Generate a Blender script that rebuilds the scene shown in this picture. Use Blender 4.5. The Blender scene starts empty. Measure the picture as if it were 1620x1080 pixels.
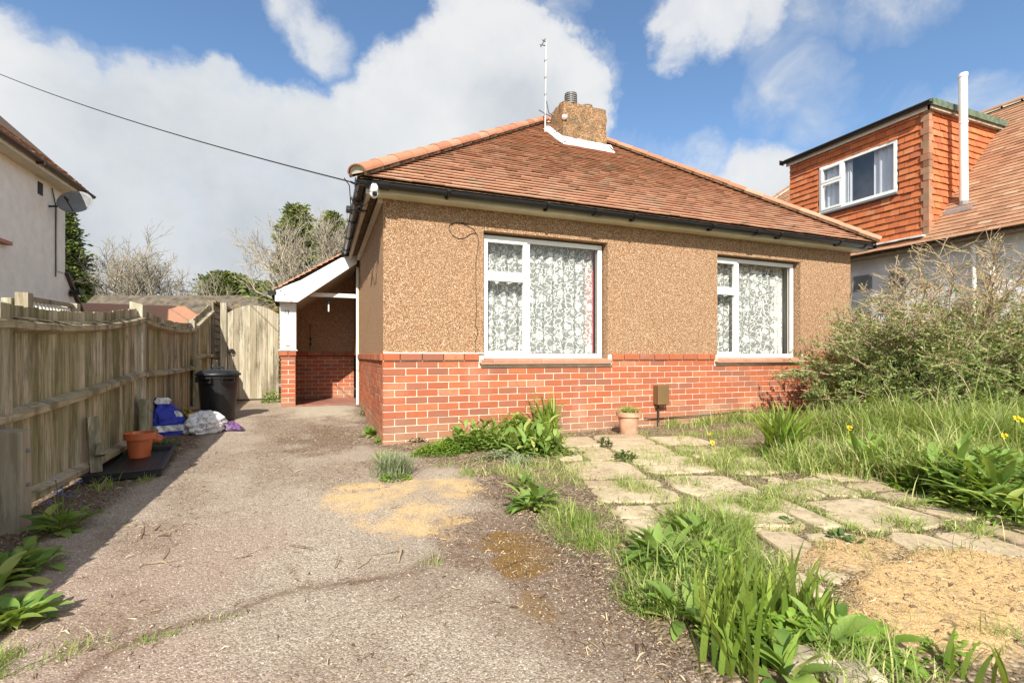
import bpy, math, random
import numpy as np
from mathutils import Vector, Matrix
random.seed(7); RNG = np.random.default_rng(7)
sc = bpy.context.scene
COL = sc.collection
R = math.radians
# ------------------------------------------------------------------ camera
CAM = Vector((-0.588, -5.121, 0.92)); YAW = 0.3743; FPX = 766.0; HZ = 562.6
cd = bpy.data.cameras.new('camera'); cam = bpy.data.objects.new('camera', cd); COL.objects.link(cam)
cam.location = CAM; cam.rotation_euler = (R(90), 0, -YAW)
cd.sensor_width = 36; cd.lens = FPX/1620*36; cd.shift_y = (HZ-540)/1620
cd.clip_start = 0.05; cd.clip_end = 1500
sc.camera = cam
# ------------------------------------------------------------------ light
SUN = Vector((-0.48, -1.18, 1.0)).normalized()
EL = math.asin(SUN.z); AZ = math.atan2(SUN.x, SUN.y)
w = bpy.data.worlds.new("World"); sc.world = w; w.use_nodes = True
sl = bpy.data.lights.new('sun', 'SUN'); sl.energy = 5.0; sl.angle = R(0.5); sl.color = (1, 0.94, 0.84)
so = bpy.data.objects.new('sun', sl); COL.objects.link(so)
so.rotation_euler = (-SUN).to_track_quat('-Z', 'Y').to_euler(); so.location = (-8, -20, 20)
sc.view_settings.view_transform = 'Standard'; sc.view_settings.look = 'None'
sc.view_settings.exposure = 0.66; sc.view_settings.gamma = 1

CY, SY = math.cos(YAW), math.sin(YAW)
def ray(px, py):
    xr = (px-810)/FPX
    return Vector((CY*xr+SY, -SY*xr+CY, (HZ-py)/FPX))
def G(px, py, z=0.0):
    r = ray(px, py); t = (z-CAM.z)/r.z; return CAM+r*t
def PY(px, py, Y):
    r = ray(px, py); return CAM+r*((Y-CAM.y)/r.y)
def PX(px, py, X):
    r = ray(px, py); return CAM+r*((X-CAM.x)/r.x)
def PD(px, py, D): return CAM+ray(px, py)*D

# ------------------------------------------------------------------ node helpers
def new(nt, t, ins=None, **kw):
    n = nt.nodes.new(t)
    for k, v in kw.items(): setattr(n, k, v)
    for k, v in (ins or {}).items():
        s = n.inputs[k]
        if isinstance(v, bpy.types.NodeSocket): nt.links.new(v, s)
        elif v is not None: s.default_value = v
    return n
def col(c): return (c[0], c[1], c[2], 1) if len(c) == 3 else c
def ramp(nt, fac, stops, interp='LINEAR'):
    n = nt.nodes.new('ShaderNodeValToRGB'); cr = n.color_ramp; cr.interpolation = interp
    while len(cr.elements) < len(stops): cr.elements.new(0.5)
    for e, (p, c) in zip(cr.elements, stops): e.position = p; e.color = col(c)
    nt.links.new(fac, n.inputs[0]); return n.outputs[0]
def mix(nt, f, a, b, t='MIX'):
    n = nt.nodes.new('ShaderNodeMix'); n.data_type = 'RGBA'; n.blend_type = t
    for i, v in ((0, f), (6, a), (7, b)):
        if isinstance(v, bpy.types.NodeSocket): nt.links.new(v, n.inputs[i])
        else: n.inputs[i].default_value = col(v) if i else v
    return n.outputs[2]
def mth(nt, op, a, b=None, c=None, clamp=False):
    n = nt.nodes.new('ShaderNodeMath'); n.operation = op; n.use_clamp = clamp
    for i, v in enumerate((a, b, c)):
        if v is None: continue
        if isinstance(v, bpy.types.NodeSocket): nt.links.new(v, n.inputs[i])
        else: n.inputs[i].default_value = v
    return n.outputs[0]
def noise(nt, vec, scale, detail=4, rough=.55, dist=0, out=0):
    return new(nt, 'ShaderNodeTexNoise', {'Vector': vec, 'Scale': scale, 'Detail': detail, 'Roughness': rough, 'Distortion': dist}).outputs[out]
def voro(nt, vec, scale, feature='F1', rnd=1.0):
    return new(nt, 'ShaderNodeTexVoronoi', {'Vector': vec, 'Scale': scale, 'Randomness': rnd}, feature=feature)
def coords(nt, sc_=None):
    o = new(nt, 'ShaderNodeTexCoord').outputs['Object']
    if sc_: o = new(nt, 'ShaderNodeMapping', {'Vector': o, 'Scale': sc_}).outputs[0]
    return o
def attr(nt, name): return new(nt, 'ShaderNodeAttribute', attribute_name=name).outputs['Fac']
def mat(name):
    m = bpy.data.materials.new(name); m.use_nodes = True; nt = m.node_tree
    return m, nt, nt.nodes['Principled BSDF']
def setp(nt, b, **kw):
    names = {'c': 'Base Color', 'r': 'Roughness', 'm': 'Metallic', 's': 'Specular IOR Level', 'n': 'Normal', 't': 'Transmission Weight', 'a': 'Alpha'}
    for k, v in kw.items():
        s = b.inputs[names[k]]
        if isinstance(v, bpy.types.NodeSocket): nt.links.new(v, s)
        else: s.default_value = col(v) if k == 'c' else v
def bump(nt, h, strength=.5, dist=.01):
    return new(nt, 'ShaderNodeBump', {'Height': h, 'Strength': strength, 'Distance': dist}).outputs[0]
M = {}
def simple(name, c, rough=.5, metal=0, var=.12, nscale=6, bmp=0, bscale=60, spec=.5):
    m, nt, b = mat(name); v = coords(nt)
    n = noise(nt, v, nscale, 5)
    lo = tuple(x*(1-var*1.5) for x in c); hi = tuple(min(1, x*(1+var)) for x in c)
    setp(nt, b, c=ramp(nt, n, [(.3, lo), (.7, hi)]), r=rough, m=metal, s=spec)
    if bmp: setp(nt, b, n=bump(nt, noise(nt, v, bscale, 4), bmp, .004))
    M[name] = m; return m
# pebbledash
def pebble(name, sc_=105, cols=None, dirt=0):
    m, nt, b = mat(name); v = coords(nt)
    vo = voro(nt, v, sc_)
    rr = new(nt, 'ShaderNodeSeparateColor', {'Color': vo.outputs['Color']}).outputs[0]
    c = ramp(nt, rr, cols, 'LINEAR')
    c = mix(nt, ramp(nt, vo.outputs['Distance'], [(.35, (0, 0, 0)), (.75, (1, 1, 1))]), c, (.17, .085, .035))
    big = noise(nt, v, 1.3, 5, .6)
    c = mix(nt, ramp(nt, big, [(.35, (.0,)*3), (.7, (.3,)*3)]), c, (.33, .205, .12))
    stv = noise(nt, coords(nt, (2.5, 2.5, .35)), 2, 6, .65); c = mix(nt, ramp(nt, stv, [(.5, (0,)*3), (.72, (.32,)*3)]), c, (.27, .17, .10))
    if dirt:
        z = new(nt, 'ShaderNodeSeparateXYZ', {'Vector': v}).outputs[2]
        n2 = noise(nt, v, 6, 5, .65)
        c = mix(nt, ramp(nt, n2, [(.45, (0,)*3), (.7, (dirt,)*3)]), c, (.09, .075, .05))
    setp(nt, b, c=c, r=.85, s=.25, n=bump(nt, mth(nt, 'MULTIPLY', vo.outputs['Distance'], -1.0), .9, .006))
    M[name] = m
pebble('pebbledash', 115, [(0, (.20, .10, .055)), (.2, (.37, .205, .115)), (.5, (.49, .30, .17)), (.78, (.58, .38, .23)), (.9, (.72, .56, .39)), (1, (.80, .70, .56))])
pebble('chimney_dash', 62, [(0, (.08, .045, .02)), (.3, (.24, .13, .06)), (.6, (.36, .22, .11)), (1, (.55, .42, .27))], .85)
def bricks_mat():
    m, nt, b = mat('brick'); v = coords(nt); r = attr(nt, 'rnd')
    c = ramp(nt, r, [(0, (.27, .11, .07)), (.12, (.33, .12, .07)), (.25, (.36, .105, .052)), (.6, (.40, .115, .052)), (.9, (.44, .145, .066)), (1, (.42, .20, .115))])
    n = noise(nt, v, 22, 5, .65)
    c = mix(nt, ramp(nt, n, [(.45, (0,)*3), (.7, (.6,)*3)]), c, (.30, .105, .065))
    zz = new(nt, 'ShaderNodeSeparateXYZ', {'Vector': v}).outputs[2]; lowz = new(nt, 'ShaderNodeMapRange', {'Value': mth(nt, 'ADD', zz, mth(nt, 'MULTIPLY', noise(nt, v, 3, 5, .7), -.35)), 'From Min': .12, 'From Max': -.12}).outputs[0]; c = mix(nt, mth(nt, 'MULTIPLY', lowz, .6), c, (.30, .20, .13))
    c = mix(nt, ramp(nt, noise(nt, v, 2.2, 4), [(.55, (0,)*3), (.8, (.3,)*3)]), c, (.5, .36, .26))
    setp(nt, b, c=c, r=.85, s=.2, n=bump(nt, noise(nt, v, 160, 4), .35, .003)); M['brick'] = m
bricks_mat()
simple('mortar', (.74, .66, .53), .9, var=.15, nscale=9, bmp=.5, bscale=200, spec=.1)
simple('cement_white', (.74, .73, .70), .8, var=.2, nscale=7, bmp=.5, bscale=60)
def tiles_mat(name, stops, moss=.5, gl=.8):
    m, nt, b = mat(name); v = coords(nt); r = attr(nt, 'rnd')
    c = ramp(nt, r, stops)
    c = mix(nt, ramp(nt, noise(nt, v, 14, 5, .65), [(.4, (0,)*3), (.8, (.4,)*3)]), c, tuple(x*.6 for x in stops[1][1]))
    c = mix(nt, ramp(nt, noise(nt, v, 2.4, 6, .7), [(.56, (0,)*3), (.78, (moss,)*3)]), c, (.16, .13, .085))
    setp(nt, b, c=c, r=gl, s=.3, n=bump(nt, noise(nt, v, 120, 4), .3, .003)); M[name] = m
tiles_mat('roof_tile', [(0, (.47, .245, .15)), (.08, (.52, .275, .175)), (.5, (.55, .295, .185)), (.92, (.58, .315, .20)), (1, (.56, .37, .27))], .18)
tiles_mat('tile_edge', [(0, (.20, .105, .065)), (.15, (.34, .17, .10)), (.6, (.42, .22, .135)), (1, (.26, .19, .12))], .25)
tiles_mat('old_tile', [(0, (.24, .12, .07)), (.1, (.33, .175, .10)), (.5, (.38, .205, .12)), (.92, (.42, .235, .14)), (1, (.46, .32, .21))], .3)
tiles_mat('hung_tile', [(0, (.36, .11, .055)), (.15, (.46, .135, .055)), (.5, (.52, .155, .058)), (.85, (.57, .18, .068)), (1, (.54, .23, .11))], .05)
tiles_mat('hip_tile', [(0, (.34, .15, .08)), (.15, (.42, .17, .095)), (.6, (.47, .20, .115)), (1, (.45, .26, .17))], .5)
tiles_mat('sill_tile', [(0, (.36, .16, .10)), (.15, (.42, .20, .13)), (1, (.48, .25, .17))], .2)
simple('upvc', (.83, .83, .81), .3, var=.03)
simple('white_paint', (.80, .79, .75), .5, var=.05)
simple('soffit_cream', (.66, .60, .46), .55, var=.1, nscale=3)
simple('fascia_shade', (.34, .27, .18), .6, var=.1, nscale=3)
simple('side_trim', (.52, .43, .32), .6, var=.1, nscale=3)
simple('gutter_black', (.012, .013, .016), .28, var=.2)
simple('black_plastic', (.014, .015, .017), .42, var=.3, nscale=14)
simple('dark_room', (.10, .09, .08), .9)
simple('rubber_cable', (.02, .018, .015), .6)
simple('metal_grey', (.42, .42, .41), .5, .2)
simple('metal_dull', (.22, .215, .21), .55, .3)
simple('lead', (.2, .21, .22), .6, .2)
simple('meter_brown', (.17, .105, .045), .45, var=.1)
simple('clay_pot', (.56, .31, .2), .85, var=.25, nscale=9, bmp=.3)
simple('orange_plastic', (.5, .125, .045), .42, var=.12)
simple('yellow_plastic', (.78, .42, .01), .4)
simple('blue_bag', (.015, .03, .42), .32, var=.3, nscale=8)
simple('white_bag', (.72, .74, .75), .35, var=.45, nscale=16)
simple('grey_fleck', (.28, .26, .30), .4, var=.5, nscale=40)
simple('purple_print', (.13, .06, .17), .35, var=.6, nscale=30)
simple('red_cloth', (.36, .02, .015), .8)
simple('cream_cloth', (.7, .7, .62), .8)
simple('render_white', (.82, .79, .71), .9, var=.06, nscale=4, bmp=.9, bscale=55, spec=.1)
simple('render_cool', (.74, .74, .76), .9, var=.12, nscale=3, bmp=.6, bscale=50, spec=.1)
simple('brown_gutter', (.06, .03, .022), .4)
simple('green_felt', (.11, .15, .10), .85, var=.3, nscale=12, bmp=.5)
simple('step_tile', (.34, .15, .11), .6, var=.2)
simple('black_iron', (.02, .018, .016), .5, .4)
simple('flower_yellow', (.85, .62, .02), .6)
simple('flower_blue', (.09, .11, .5), .6)
simple('bark', (.23, .165, .105), .9, var=.35, nscale=14, bmp=.6, bscale=40)
simple('bark_pale', (.38, .33, .25), .9, var=.35, nscale=10)
simple('twig', (.43, .32, .20), .85, var=.35, nscale=12)
simple('stone', (.40, .34, .25), .9, var=.4, nscale=7, bmp=.9, bscale=30, spec=.15)
simple('straw', (.55, .42, .25), .9, var=.3)
simple('dead_bits', (.13, .075, .04), .95, var=.5, nscale=20)
def wood(name, a, b_, c3, green=.0, axis=(14, 14, .9), rough=.85):
    m, nt, b = mat(name); v = coords(nt, axis); o = coords(nt); r = attr(nt, 'rnd')
    n = noise(nt, v, 2.2, 8, .7, 1.0)
    c = ramp(nt, n, [(.38, a), (.5, b_), (.62, c3)])
    c = mix(nt, ramp(nt, r, [(0, (.65,)*3), (.5, (0,)*3), (1, (.0,)*3)]), c, a)
    c = mix(nt, ramp(nt, r, [(.55, (0,)*3), (1, (.5,)*3)]), c, c3)
    st = noise(nt, coords(nt, (3, 3, .55)), 1.6, 7, .7)
    c = mix(nt, ramp(nt, st, [(.5, (0,)*3), (.6, (.8,)*3)]), c, tuple(x*.45 for x in a))
    fn = noise(nt, coords(nt, tuple(a_*3.2 for a_ in axis)), 2.2, 6, .75); c = mix(nt, ramp(nt, fn, [(.40, (.4,)*3), (.52, (0,)*3)]), c, tuple(x*1.1 for x in a))
    kn = voro(nt, coords(nt, (5.5, 5.5, 2.2)), 1.0).outputs['Distance']; c = mix(nt, ramp(nt, kn, [(.035, (.8,)*3), (.07, (0,)*3)]), c, tuple(x*.5 for x in a))
    if green:
        gn = noise(nt, coords(nt, (1.2, 1.2, .5)), 1.5, 6, .65)
        c = mix(nt, ramp(nt, gn, [(.38, (0,)*3), (.62, (green,)*3)]), c, (.17, .175, .045))
    setp(nt, b, c=c, r=rough, s=.2, n=bump(nt, n, .45, .006)); M[name] = m
wood('fence_wood', (.20, .165, .11), (.48, .41, .30), (.68, .61, .49), .5)
wood('fence_rail', (.27, .215, .145), (.52, .44, .32), (.68, .60, .47), .35, (3, .8, 12))
wood('gate_wood', (.24, .20, .13), (.42, .37, .27), (.54, .49, .38), .0, (12, 12, .7))
wood('post_wood', (.24, .205, .15), (.46, .41, .32), (.60, .55, .45), .35)
def leafm(name, stops, rough=.45, trans=.35):
    m, nt, b = mat(name); v = coords(nt); r = attr(nt, 'rnd')
    c = ramp(nt, r, stops)
    c = mix(nt, ramp(nt, noise(nt, v, 5, 3), [(.4, (0,)*3), (.75, (.35,)*3)]), c, stops[-1][1])
    setp(nt, b, c=c, r=rough+.1, s=.3, n=bump(nt, noise(nt, v, 70, 4, .6), .6, .004))
    tr = new(nt, 'ShaderNodeBsdfTranslucent', {'Color': mix(nt, .6, c, (.5, .6, .05))})
    mx = new(nt, 'ShaderNodeMixShader', {0: trans}); nt.links.new(b.outputs[0], mx.inputs[1]); nt.links.new(tr.outputs[0], mx.inputs[2])
    nt.links.new(mx.outputs[0], nt.nodes['Material Output'].inputs[0]); M[name] = m
leafm('grass_leaf', [(0, (.11, .18, .035)), (.35, (.21, .32, .06)), (.6, (.33, .43, .10)), (.8, (.50, .50, .20)), (1, (.66, .56, .34))])
leafm('broad_leaf', [(0, (.07, .15, .03)), (.5, (.16, .28, .055)), (.85, (.27, .40, .10)), (1, (.45, .46, .14))], .55)
leafm('strap_leaf', [(0, (.06, .12, .02)), (.5, (.17, .28, .04)), (.9, (.30, .42, .07)), (1, (.55, .45, .15))], .42)
leafm('dark_leaf', [(0, (.025, .06, .015)), (.5, (.06, .12, .03)), (1, (.12, .19, .05))], .4, .2)
leafm('grey_leaf', [(0, (.16, .19, .12)), (.5, (.26, .30, .18)), (1, (.40, .42, .27))], .7, .25)
leafm('lime_leaf', [(0, (.14, .26, .03)), (1, (.28, .44, .07))], .5)
leafm('shrub_leaf', [(0, (.06, .11, .03)), (.4, (.15, .23, .06)), (.7, (.26, .34, .10)), (1, (.44, .42, .22))], .6, .25)
leafm('conifer_leaf', [(0, (.02, .035, .012)), (.5, (.07, .10, .03)), (1, (.19, .22, .06))], .7, .15)
leafm('cedar_leaf', [(0, (.05, .07, .025)), (.5, (.14, .17, .055)), (1, (.28, .30, .11))], .7, .15)
leafm('brown_leaf', [(0, (.12, .08, .03)), (.5, (.27, .19, .08)), (1, (.38, .30, .13))], .8, .15)
def bagm():
    m, nt, b = mat('bag_print'); v = coords(nt); n = noise(nt, v, 17, 5, .65, 1.5); n2 = noise(nt, v, 34, 4, .7, 2)
    c = ramp(nt, n, [(.34, (.12, .06, .16)), (.39, (.45, .42, .48)), (.43, (.76, .77, .78)), (.62, (.8, .8, .8))]); c = mix(nt, ramp(nt, n2, [(.58, (0,)*3), (.62, (.8,)*3)]), c, (.22, .21, .24))
    setp(nt, b, c=c, r=.35, n=bump(nt, noise(nt, v, 12, 6, .7), 1.0, .03)); M['bag_print'] = m
    m, nt, b = mat('bag_blue'); v = coords(nt); setp(nt, b, c=ramp(nt, noise(nt, v, 12, 5, .6), [(.3, (.012, .02, .30)), (.7, (.03, .06, .52))]), r=.35, n=bump(nt, noise(nt, v, 13, 6, .7), 1.0, .03)); M['bag_blue'] = m
bagm()
# glass: see-through with sky reflection
def glassm(name, tint=(1, 1, 1), refl=1.0):
    m, nt, b = mat(name)
    fc_ = new(nt, 'ShaderNodeLayerWeight', {'Blend': .5}).outputs['Facing']
    f = mth(nt, 'ADD', mth(nt, 'MULTIPLY', mth(nt, 'POWER', fc_, 3.5), .6*refl), .05*refl, clamp=True)
    tr = new(nt, 'ShaderNodeBsdfTransparent', {'Color': col(tint)})
    gl = new(nt, 'ShaderNodeBsdfGlossy', {'Roughness': .0, 'Color': (1, 1, 1, 1)})
    mx = new(nt, 'ShaderNodeMixShader', {0: f, 1: tr.outputs[0], 2: gl.outputs[0]})
    nt.links.new(mx.outputs[0], nt.nodes['Material Output'].inputs[0]); M[name] = m
glassm('glass', (.93, .95, .94)); glassm('glass_sky', (.85, .87, .9), 1.8)
def lacem():
    m, nt, b = mat('lace'); o = coords(nt)
    x, y, z = new(nt, 'ShaderNodeSeparateXYZ', {'Vector': o}).outputs
    p = new(nt, 'ShaderNodeCombineXYZ', {0: x, 1: z, 2: 0.0}).outputs[0]
    dn = noise(nt, p, 14, 2, .5, out=1)
    p2 = new(nt, 'ShaderNodeVectorMath', {0: p, 1: new(nt, 'ShaderNodeVectorMath', {0: dn, 1: (.035, .035, 0)}, operation='MULTIPLY').outputs[0]}, operation='ADD').outputs[0]
    p2 = new(nt, 'ShaderNodeVectorMath', {0: p2, 1: new(nt, 'ShaderNodeVectorMath', {0: noise(nt, p, 46, 2, .5, out=1), 1: (.024, .024, 0)}, operation='MULTIPLY').outputs[0]}, operation='ADD').outputs[0]
    v1 = voro(nt, p2, 7.6, rnd=.8); d1 = v1.outputs['Distance']
    rings = mth(nt, 'SINE', mth(nt, 'MULTIPLY', d1, 30.0))
    ring = mth(nt, 'GREATER_THAN', rings, -.88)
    inrose = mth(nt, 'LESS_THAN', d1, .40)
    v4 = voro(nt, p2, 27, feature='DISTANCE_TO_EDGE'); rose = mth(nt, 'MULTIPLY', mth(nt, 'GREATER_THAN', v4.outputs['Distance'], .045), inrose)
    v2 = voro(nt, new(nt, 'ShaderNodeVectorMath', {0: p2, 1: (1.0, .62, 1)}, operation='MULTIPLY').outputs[0], 34, rnd=1.0); leaf = mth(nt, 'LESS_THAN', v2.outputs['Distance'], .27)
    v3 = voro(nt, p2, 17, feature='DISTANCE_TO_EDGE'); stem = mth(nt, 'LESS_THAN', v3.outputs['Distance'], .045)
    out = mth(nt, 'MAXIMUM', leaf, stem)
    out = mth(nt, 'MULTIPLY', out, mth(nt, 'GREATER_THAN', d1, .46))
    mask = mth(nt, 'MAXIMUM', rose, out)
    a = mth(nt, 'ADD', mth(nt, 'MULTIPLY', mask, .58), .28, clamp=True)
    setp(nt, b, c=(.82, .82, .78), r=.9, s=.1, a=a); M['lace'] = m
lacem()
def sheerm():
    m, nt, b = mat('sheer'); setp(nt, b, c=(.86, .87, .88), r=.9, a=.93); M['sheer'] = m
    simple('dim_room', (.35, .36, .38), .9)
sheerm()

# ------------------------------------------------------------------ mesh helpers
ORG = {}
def empty(name, loc=(0, 0, 0)):
    o = bpy.data.objects.new(name, None); COL.objects.link(o); o.location = loc
    o.empty_display_size = .2; ORG[o.name] = Vector(loc); return o
def tag(o, label=None, cat=None, group=None, kind=None):
    for k, v in (('label', label), ('category', cat), ('group', group), ('kind', kind)):
        if v: o[k] = v
    return o
def link_mesh(name, me, parent, mats, smooth, org):
    o = bpy.data.objects.new(name, me); COL.objects.link(o)
    if parent is not None:
        o.parent = parent; ORG[o.name] = ORG[parent.name]
    else:
        o.location = org; ORG[o.name] = Vector(org)
    for m in mats: me.materials.append(M[m] if isinstance(m, str) else m)
    if smooth: me.polygons.foreach_set('use_smooth', [True]*len(me.polygons))
    return o
class MB:
    def __init__(s): s.v = []; s.f = []; s.m = []; s.r = []
    def add(s, vs, fs, mi=0, r=None):
        b = len(s.v); s.v += [tuple(v) for v in vs]; r = random.random() if r is None else r
        for f in fs: s.f.append(tuple(b+i for i in f)); s.m.append(mi); s.r.append(r)
    BF = [(0, 3, 2, 1), (4, 5, 6, 7), (0, 1, 5, 4), (1, 2, 6, 5), (2, 3, 7, 6), (3, 0, 4, 7)]
    def box(s, x0, x1, y0, y1, z0, z1, mi=0, r=None):
        s.add([(x0, y0, z0), (x1, y0, z0), (x1, y1, z0), (x0, y1, z0), (x0, y0, z1), (x1, y0, z1), (x1, y1, z1), (x0, y1, z1)], s.BF, mi, r)
    def lbox(s, O, U, V, N, u0, u1, v0, v1, n0, n1, mi=0, r=None, top=None):
        O, U, V, N = map(Vector, (O, U, V, N))
        P = lambda u, v, n: O+U*u+V*v+N*n
        s.add([P(u0, v0, n0), P(u1, v0, n0), P(u1, v1, n0), P(u0, v1, n0), P(u0, v0, n1), P(u1, v0, n1), P(u1, v1, n1), P(u0, v1, n1)], s.BF, mi, r)
    def bar(s, a, b, w, h, mi=0, r=None, up=(0, 0, 1), w2=None, h2=None):
        a, b = Vector(a), Vector(b); d = (b-a).normalized(); up = Vector(up)
        sd = d.cross(up)
        if sd.length < 1e-4: sd = d.cross(Vector((1, 0, 0)))
        sd.normalize(); u = sd.cross(d); w2 = w2 or w; h2 = h2 or h
        vs = []
        for p, ww, hh in ((a, w, h), (b, w2, h2)):
            for i, j in ((-1, -1), (1, -1), (1, 1), (-1, 1)): vs.append(p+sd*(i*ww/2)+u*(j*hh/2))
        s.add(vs, s.BF, mi, r)
    def tube(s, pts, rad, n=8, mi=0, r=None, caps=True):
        pts = [Vector(p) for p in pts]; k = len(pts)
        rad = rad if isinstance(rad, (list, tuple)) else [rad]*k
        vs = []; fs = []; prev = None
        for i, p in enumerate(pts):
            d = (pts[min(i+1, k-1)]-pts[max(i-1, 0)]).normalized()
            if prev is None:
                a = d.orthogonal().normalized()
            else:
                a = prev-d*prev.dot(d); a = a.normalized() if a.length > 1e-6 else d.orthogonal().normalized()
            prev = a; b = d.cross(a)
            for j in range(n):
                t = 2*math.pi*j/n; vs.append(p+(a*math.cos(t)+b*math.sin(t))*rad[i])
        for i in range(k-1):
            for j in range(n):
                j2 = (j+1) % n; fs.append((i*n+j, i*n+j2, (i+1)*n+j2, (i+1)*n+j))
        if caps: fs += [tuple(range(n-1, -1, -1)), tuple((k-1)*n+j for j in range(n))]
        s.add(vs, fs, mi, r)
    def lathe(s, c, prof, n=24, mi=0, r=None, cap0=True, cap1=True, tilt=None, jit=0):
        c = Vector(c); vs = []; fs = []; k = len(prof)
        Mx = tilt or Matrix.Identity(3)
        for (rr, z) in prof:
            for j in range(n):
                t = 2*math.pi*j/n; q = rr*(1+(random.uniform(-jit, jit) if jit else 0))
                vs.append(c+Mx @ Vector((q*math.cos(t), q*math.sin(t), z)))
        for i in range(k-1):
            for j in range(n):
                j2 = (j+1) % n; fs.append((i*n+j, i*n+j2, (i+1)*n+j2, (i+1)*n+j))
        if cap0: fs.append(tuple(range(n-1, -1, -1)))
        if cap1: fs.append(tuple((k-1)*n+j for j in range(n)))
        s.add(vs, fs, mi, r)
    def prism(s, poly, d, mi=0, r=None):
        d = Vector(d); n = len(poly); vs = [Vector(p) for p in poly]; vs += [p+d for p in vs]
        s.add(vs, [tuple(range(n)), tuple(range(2*n-1, n-1, -1))]+[(i, i+n, (i+1) % n+n, (i+1) % n) for i in range(n)], mi, r)
    def build(s, name, mats, parent=None, org=(0, 0, 0), smooth=False, bevel=0, fixn=True):
        o_ = ORG[parent.name] if parent is not None else Vector(org)
        me = bpy.data.meshes.new(name)
        me.from_pydata([(v[0]-o_[0], v[1]-o_[1], v[2]-o_[2]) for v in s.v], [], s.f)
        me.polygons.foreach_set('material_index', s.m)
        a = me.attributes.new('rnd', 'FLOAT', 'FACE'); a.data.foreach_set('value', s.r)
        me.update()
        if fixn:
            import bmesh
            bm = bmesh.new(); bm.from_mesh(me); bmesh.ops.recalc_face_normals(bm, faces=bm.faces); bm.to_mesh(me); bm.free()
        if isinstance(mats, str): mats = [mats]
        o = link_mesh(name, me, parent, mats, smooth, org)
        if bevel:
            md = o.modifiers.new('bevel', 'BEVEL'); md.width = bevel; md.segments = 2; md.limit_method = 'ANGLE'
        return o
def np_mesh(name, V, F, rnd, mats, parent=None, org=(0, 0, 0), smooth=False, kinds=None):
    """V (n,3); F (m,3 or 4)"""
    o_ = ORG[parent.name] if parent is not None else Vector(org)
    V = np.asarray(V, dtype=np.float64)-np.array(o_); F = np.asarray(F, dtype=np.int32); k = F.shape[1]
    me = bpy.data.meshes.new(name); me.vertices.add(len(V)); me.vertices.foreach_set('co', V.astype(np.float32).ravel())
    me.loops.add(F.size); me.loops.foreach_set('vertex_index', F.ravel())
    me.polygons.add(len(F)); me.polygons.foreach_set('loop_start', np.arange(0, F.size, k, dtype=np.int32))
    try: me.polygons.foreach_set('loop_total', np.full(len(F), k, dtype=np.int32))
    except Exception: pass
    if kinds is not None: me.polygons.foreach_set('material_index', np.asarray(kinds, dtype=np.int32))
    me.update(calc_edges=True)
    a = me.attributes.new('rnd', 'FLOAT', 'FACE'); a.data.foreach_set('value', np.asarray(rnd, dtype=np.float32))
    if isinstance(mats, str): mats = [mats]
    return link_mesh(name, me, parent, mats, smooth, org)
def vnoise(x, y, s, seed=0, octs=4):
    def h(ix, iy, k):
        n = (ix.astype(np.int64)*374761393+iy.astype(np.int64)*668265263+k*974711) & 0x7fffffff
        n = ((n ^ (n >> 13))*1274126177) & 0x7fffffff
        return ((n ^ (n >> 16)) & 0xffff)/65535.0
    t = 0; a = 1; tot = 0
    for o in range(octs):
        X = x*s*2**o; Y = y*s*2**o; ix = np.floor(X); iy = np.floor(Y); fx = X-ix; fy = Y-iy
        fx = fx*fx*(3-2*fx); fy = fy*fy*(3-2*fy); k = seed*31+o
        t = t+a*((h(ix, iy, k)*(1-fx)+h(ix+1, iy, k)*fx)*(1-fy)+(h(ix, iy+1, k)*(1-fx)+h(ix+1, iy+1, k)*fx)*fy)
        tot += a; a *= .55
    return t/tot
def sstep(a, b, x):
    t = np.clip((x-a)/(b-a), 0, 1); return t*t*(3-2*t)
def rise(x, y): return .095*sstep(.8, 3.4, y)*(1-sstep(-.1, .6, x))
X3, Y3, Z3 = Vector((1, 0, 0)), Vector((0, 1, 0)), Vector((0, 0, 1))
# ================================================================== BUNGALOW
W = 7.12; ZC = .866; TP = .764; EZ = 2.63; EO = -.285
bung = empty('bungalow', (3.5, 0, 0)); tag(bung, 'single storey bungalow with brown pebbledash walls, red brick base and hipped clay tile roof', 'house')
WX = (1.084, 2.69); VX = (4.433, 6.02); WT = 2.312; WB = .872
# pebbledash wall with openings (front, y=0..0.22)
mb = MB()
top = 2.62
def wallrect(x0, x1, z0, z1): mb.box(x0, x1, 0, .2, z0, z1)
m2 = MB()
def front(m_, x0, x1, z0, z1):  # front skin with a little roundness handled by bump
    m_.add([(x0, 0, z0), (x1, 0, z0), (x1, 0, z1), (x0, 0, z1)], [(0, 1, 2, 3)])
segs = [(0, WX[0], .93, top), (WX[0], WX[1], WT, top), (WX[1], VX[0], .93, top), (VX[0], VX[1], WT, top), (VX[1], W, .93, top)]
for s_ in segs: front(m2, *s_)
for (a, b) in (WX, VX):
    m2.add([(a, 0, WT), (b, 0, WT), (b, .16, WT), (a, .16, WT)], [(0, 1, 2, 3)])
    for x in (a, b): m2.add([(x, 0, .8), (x, .16, .8), (x, .16, WT), (x, 0, WT)], [(0, 1, 2, 3)])
m2.add([(0, 0, .93), (0, 9.5, .93), (0, 9.5, top), (0, 0, top)], [(0, 1, 2, 3)])
m2.add([(W, 0, 0), (W, 9.5, 0), (W, 9.5, top), (W, 0, top)], [(0, 1, 2, 3)])
m2.add([(0, 9.5, 0), (W, 9.5, 0), (W, 9.5, top), (0, 9.5, top)], [(0, 1, 2, 3)])
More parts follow.
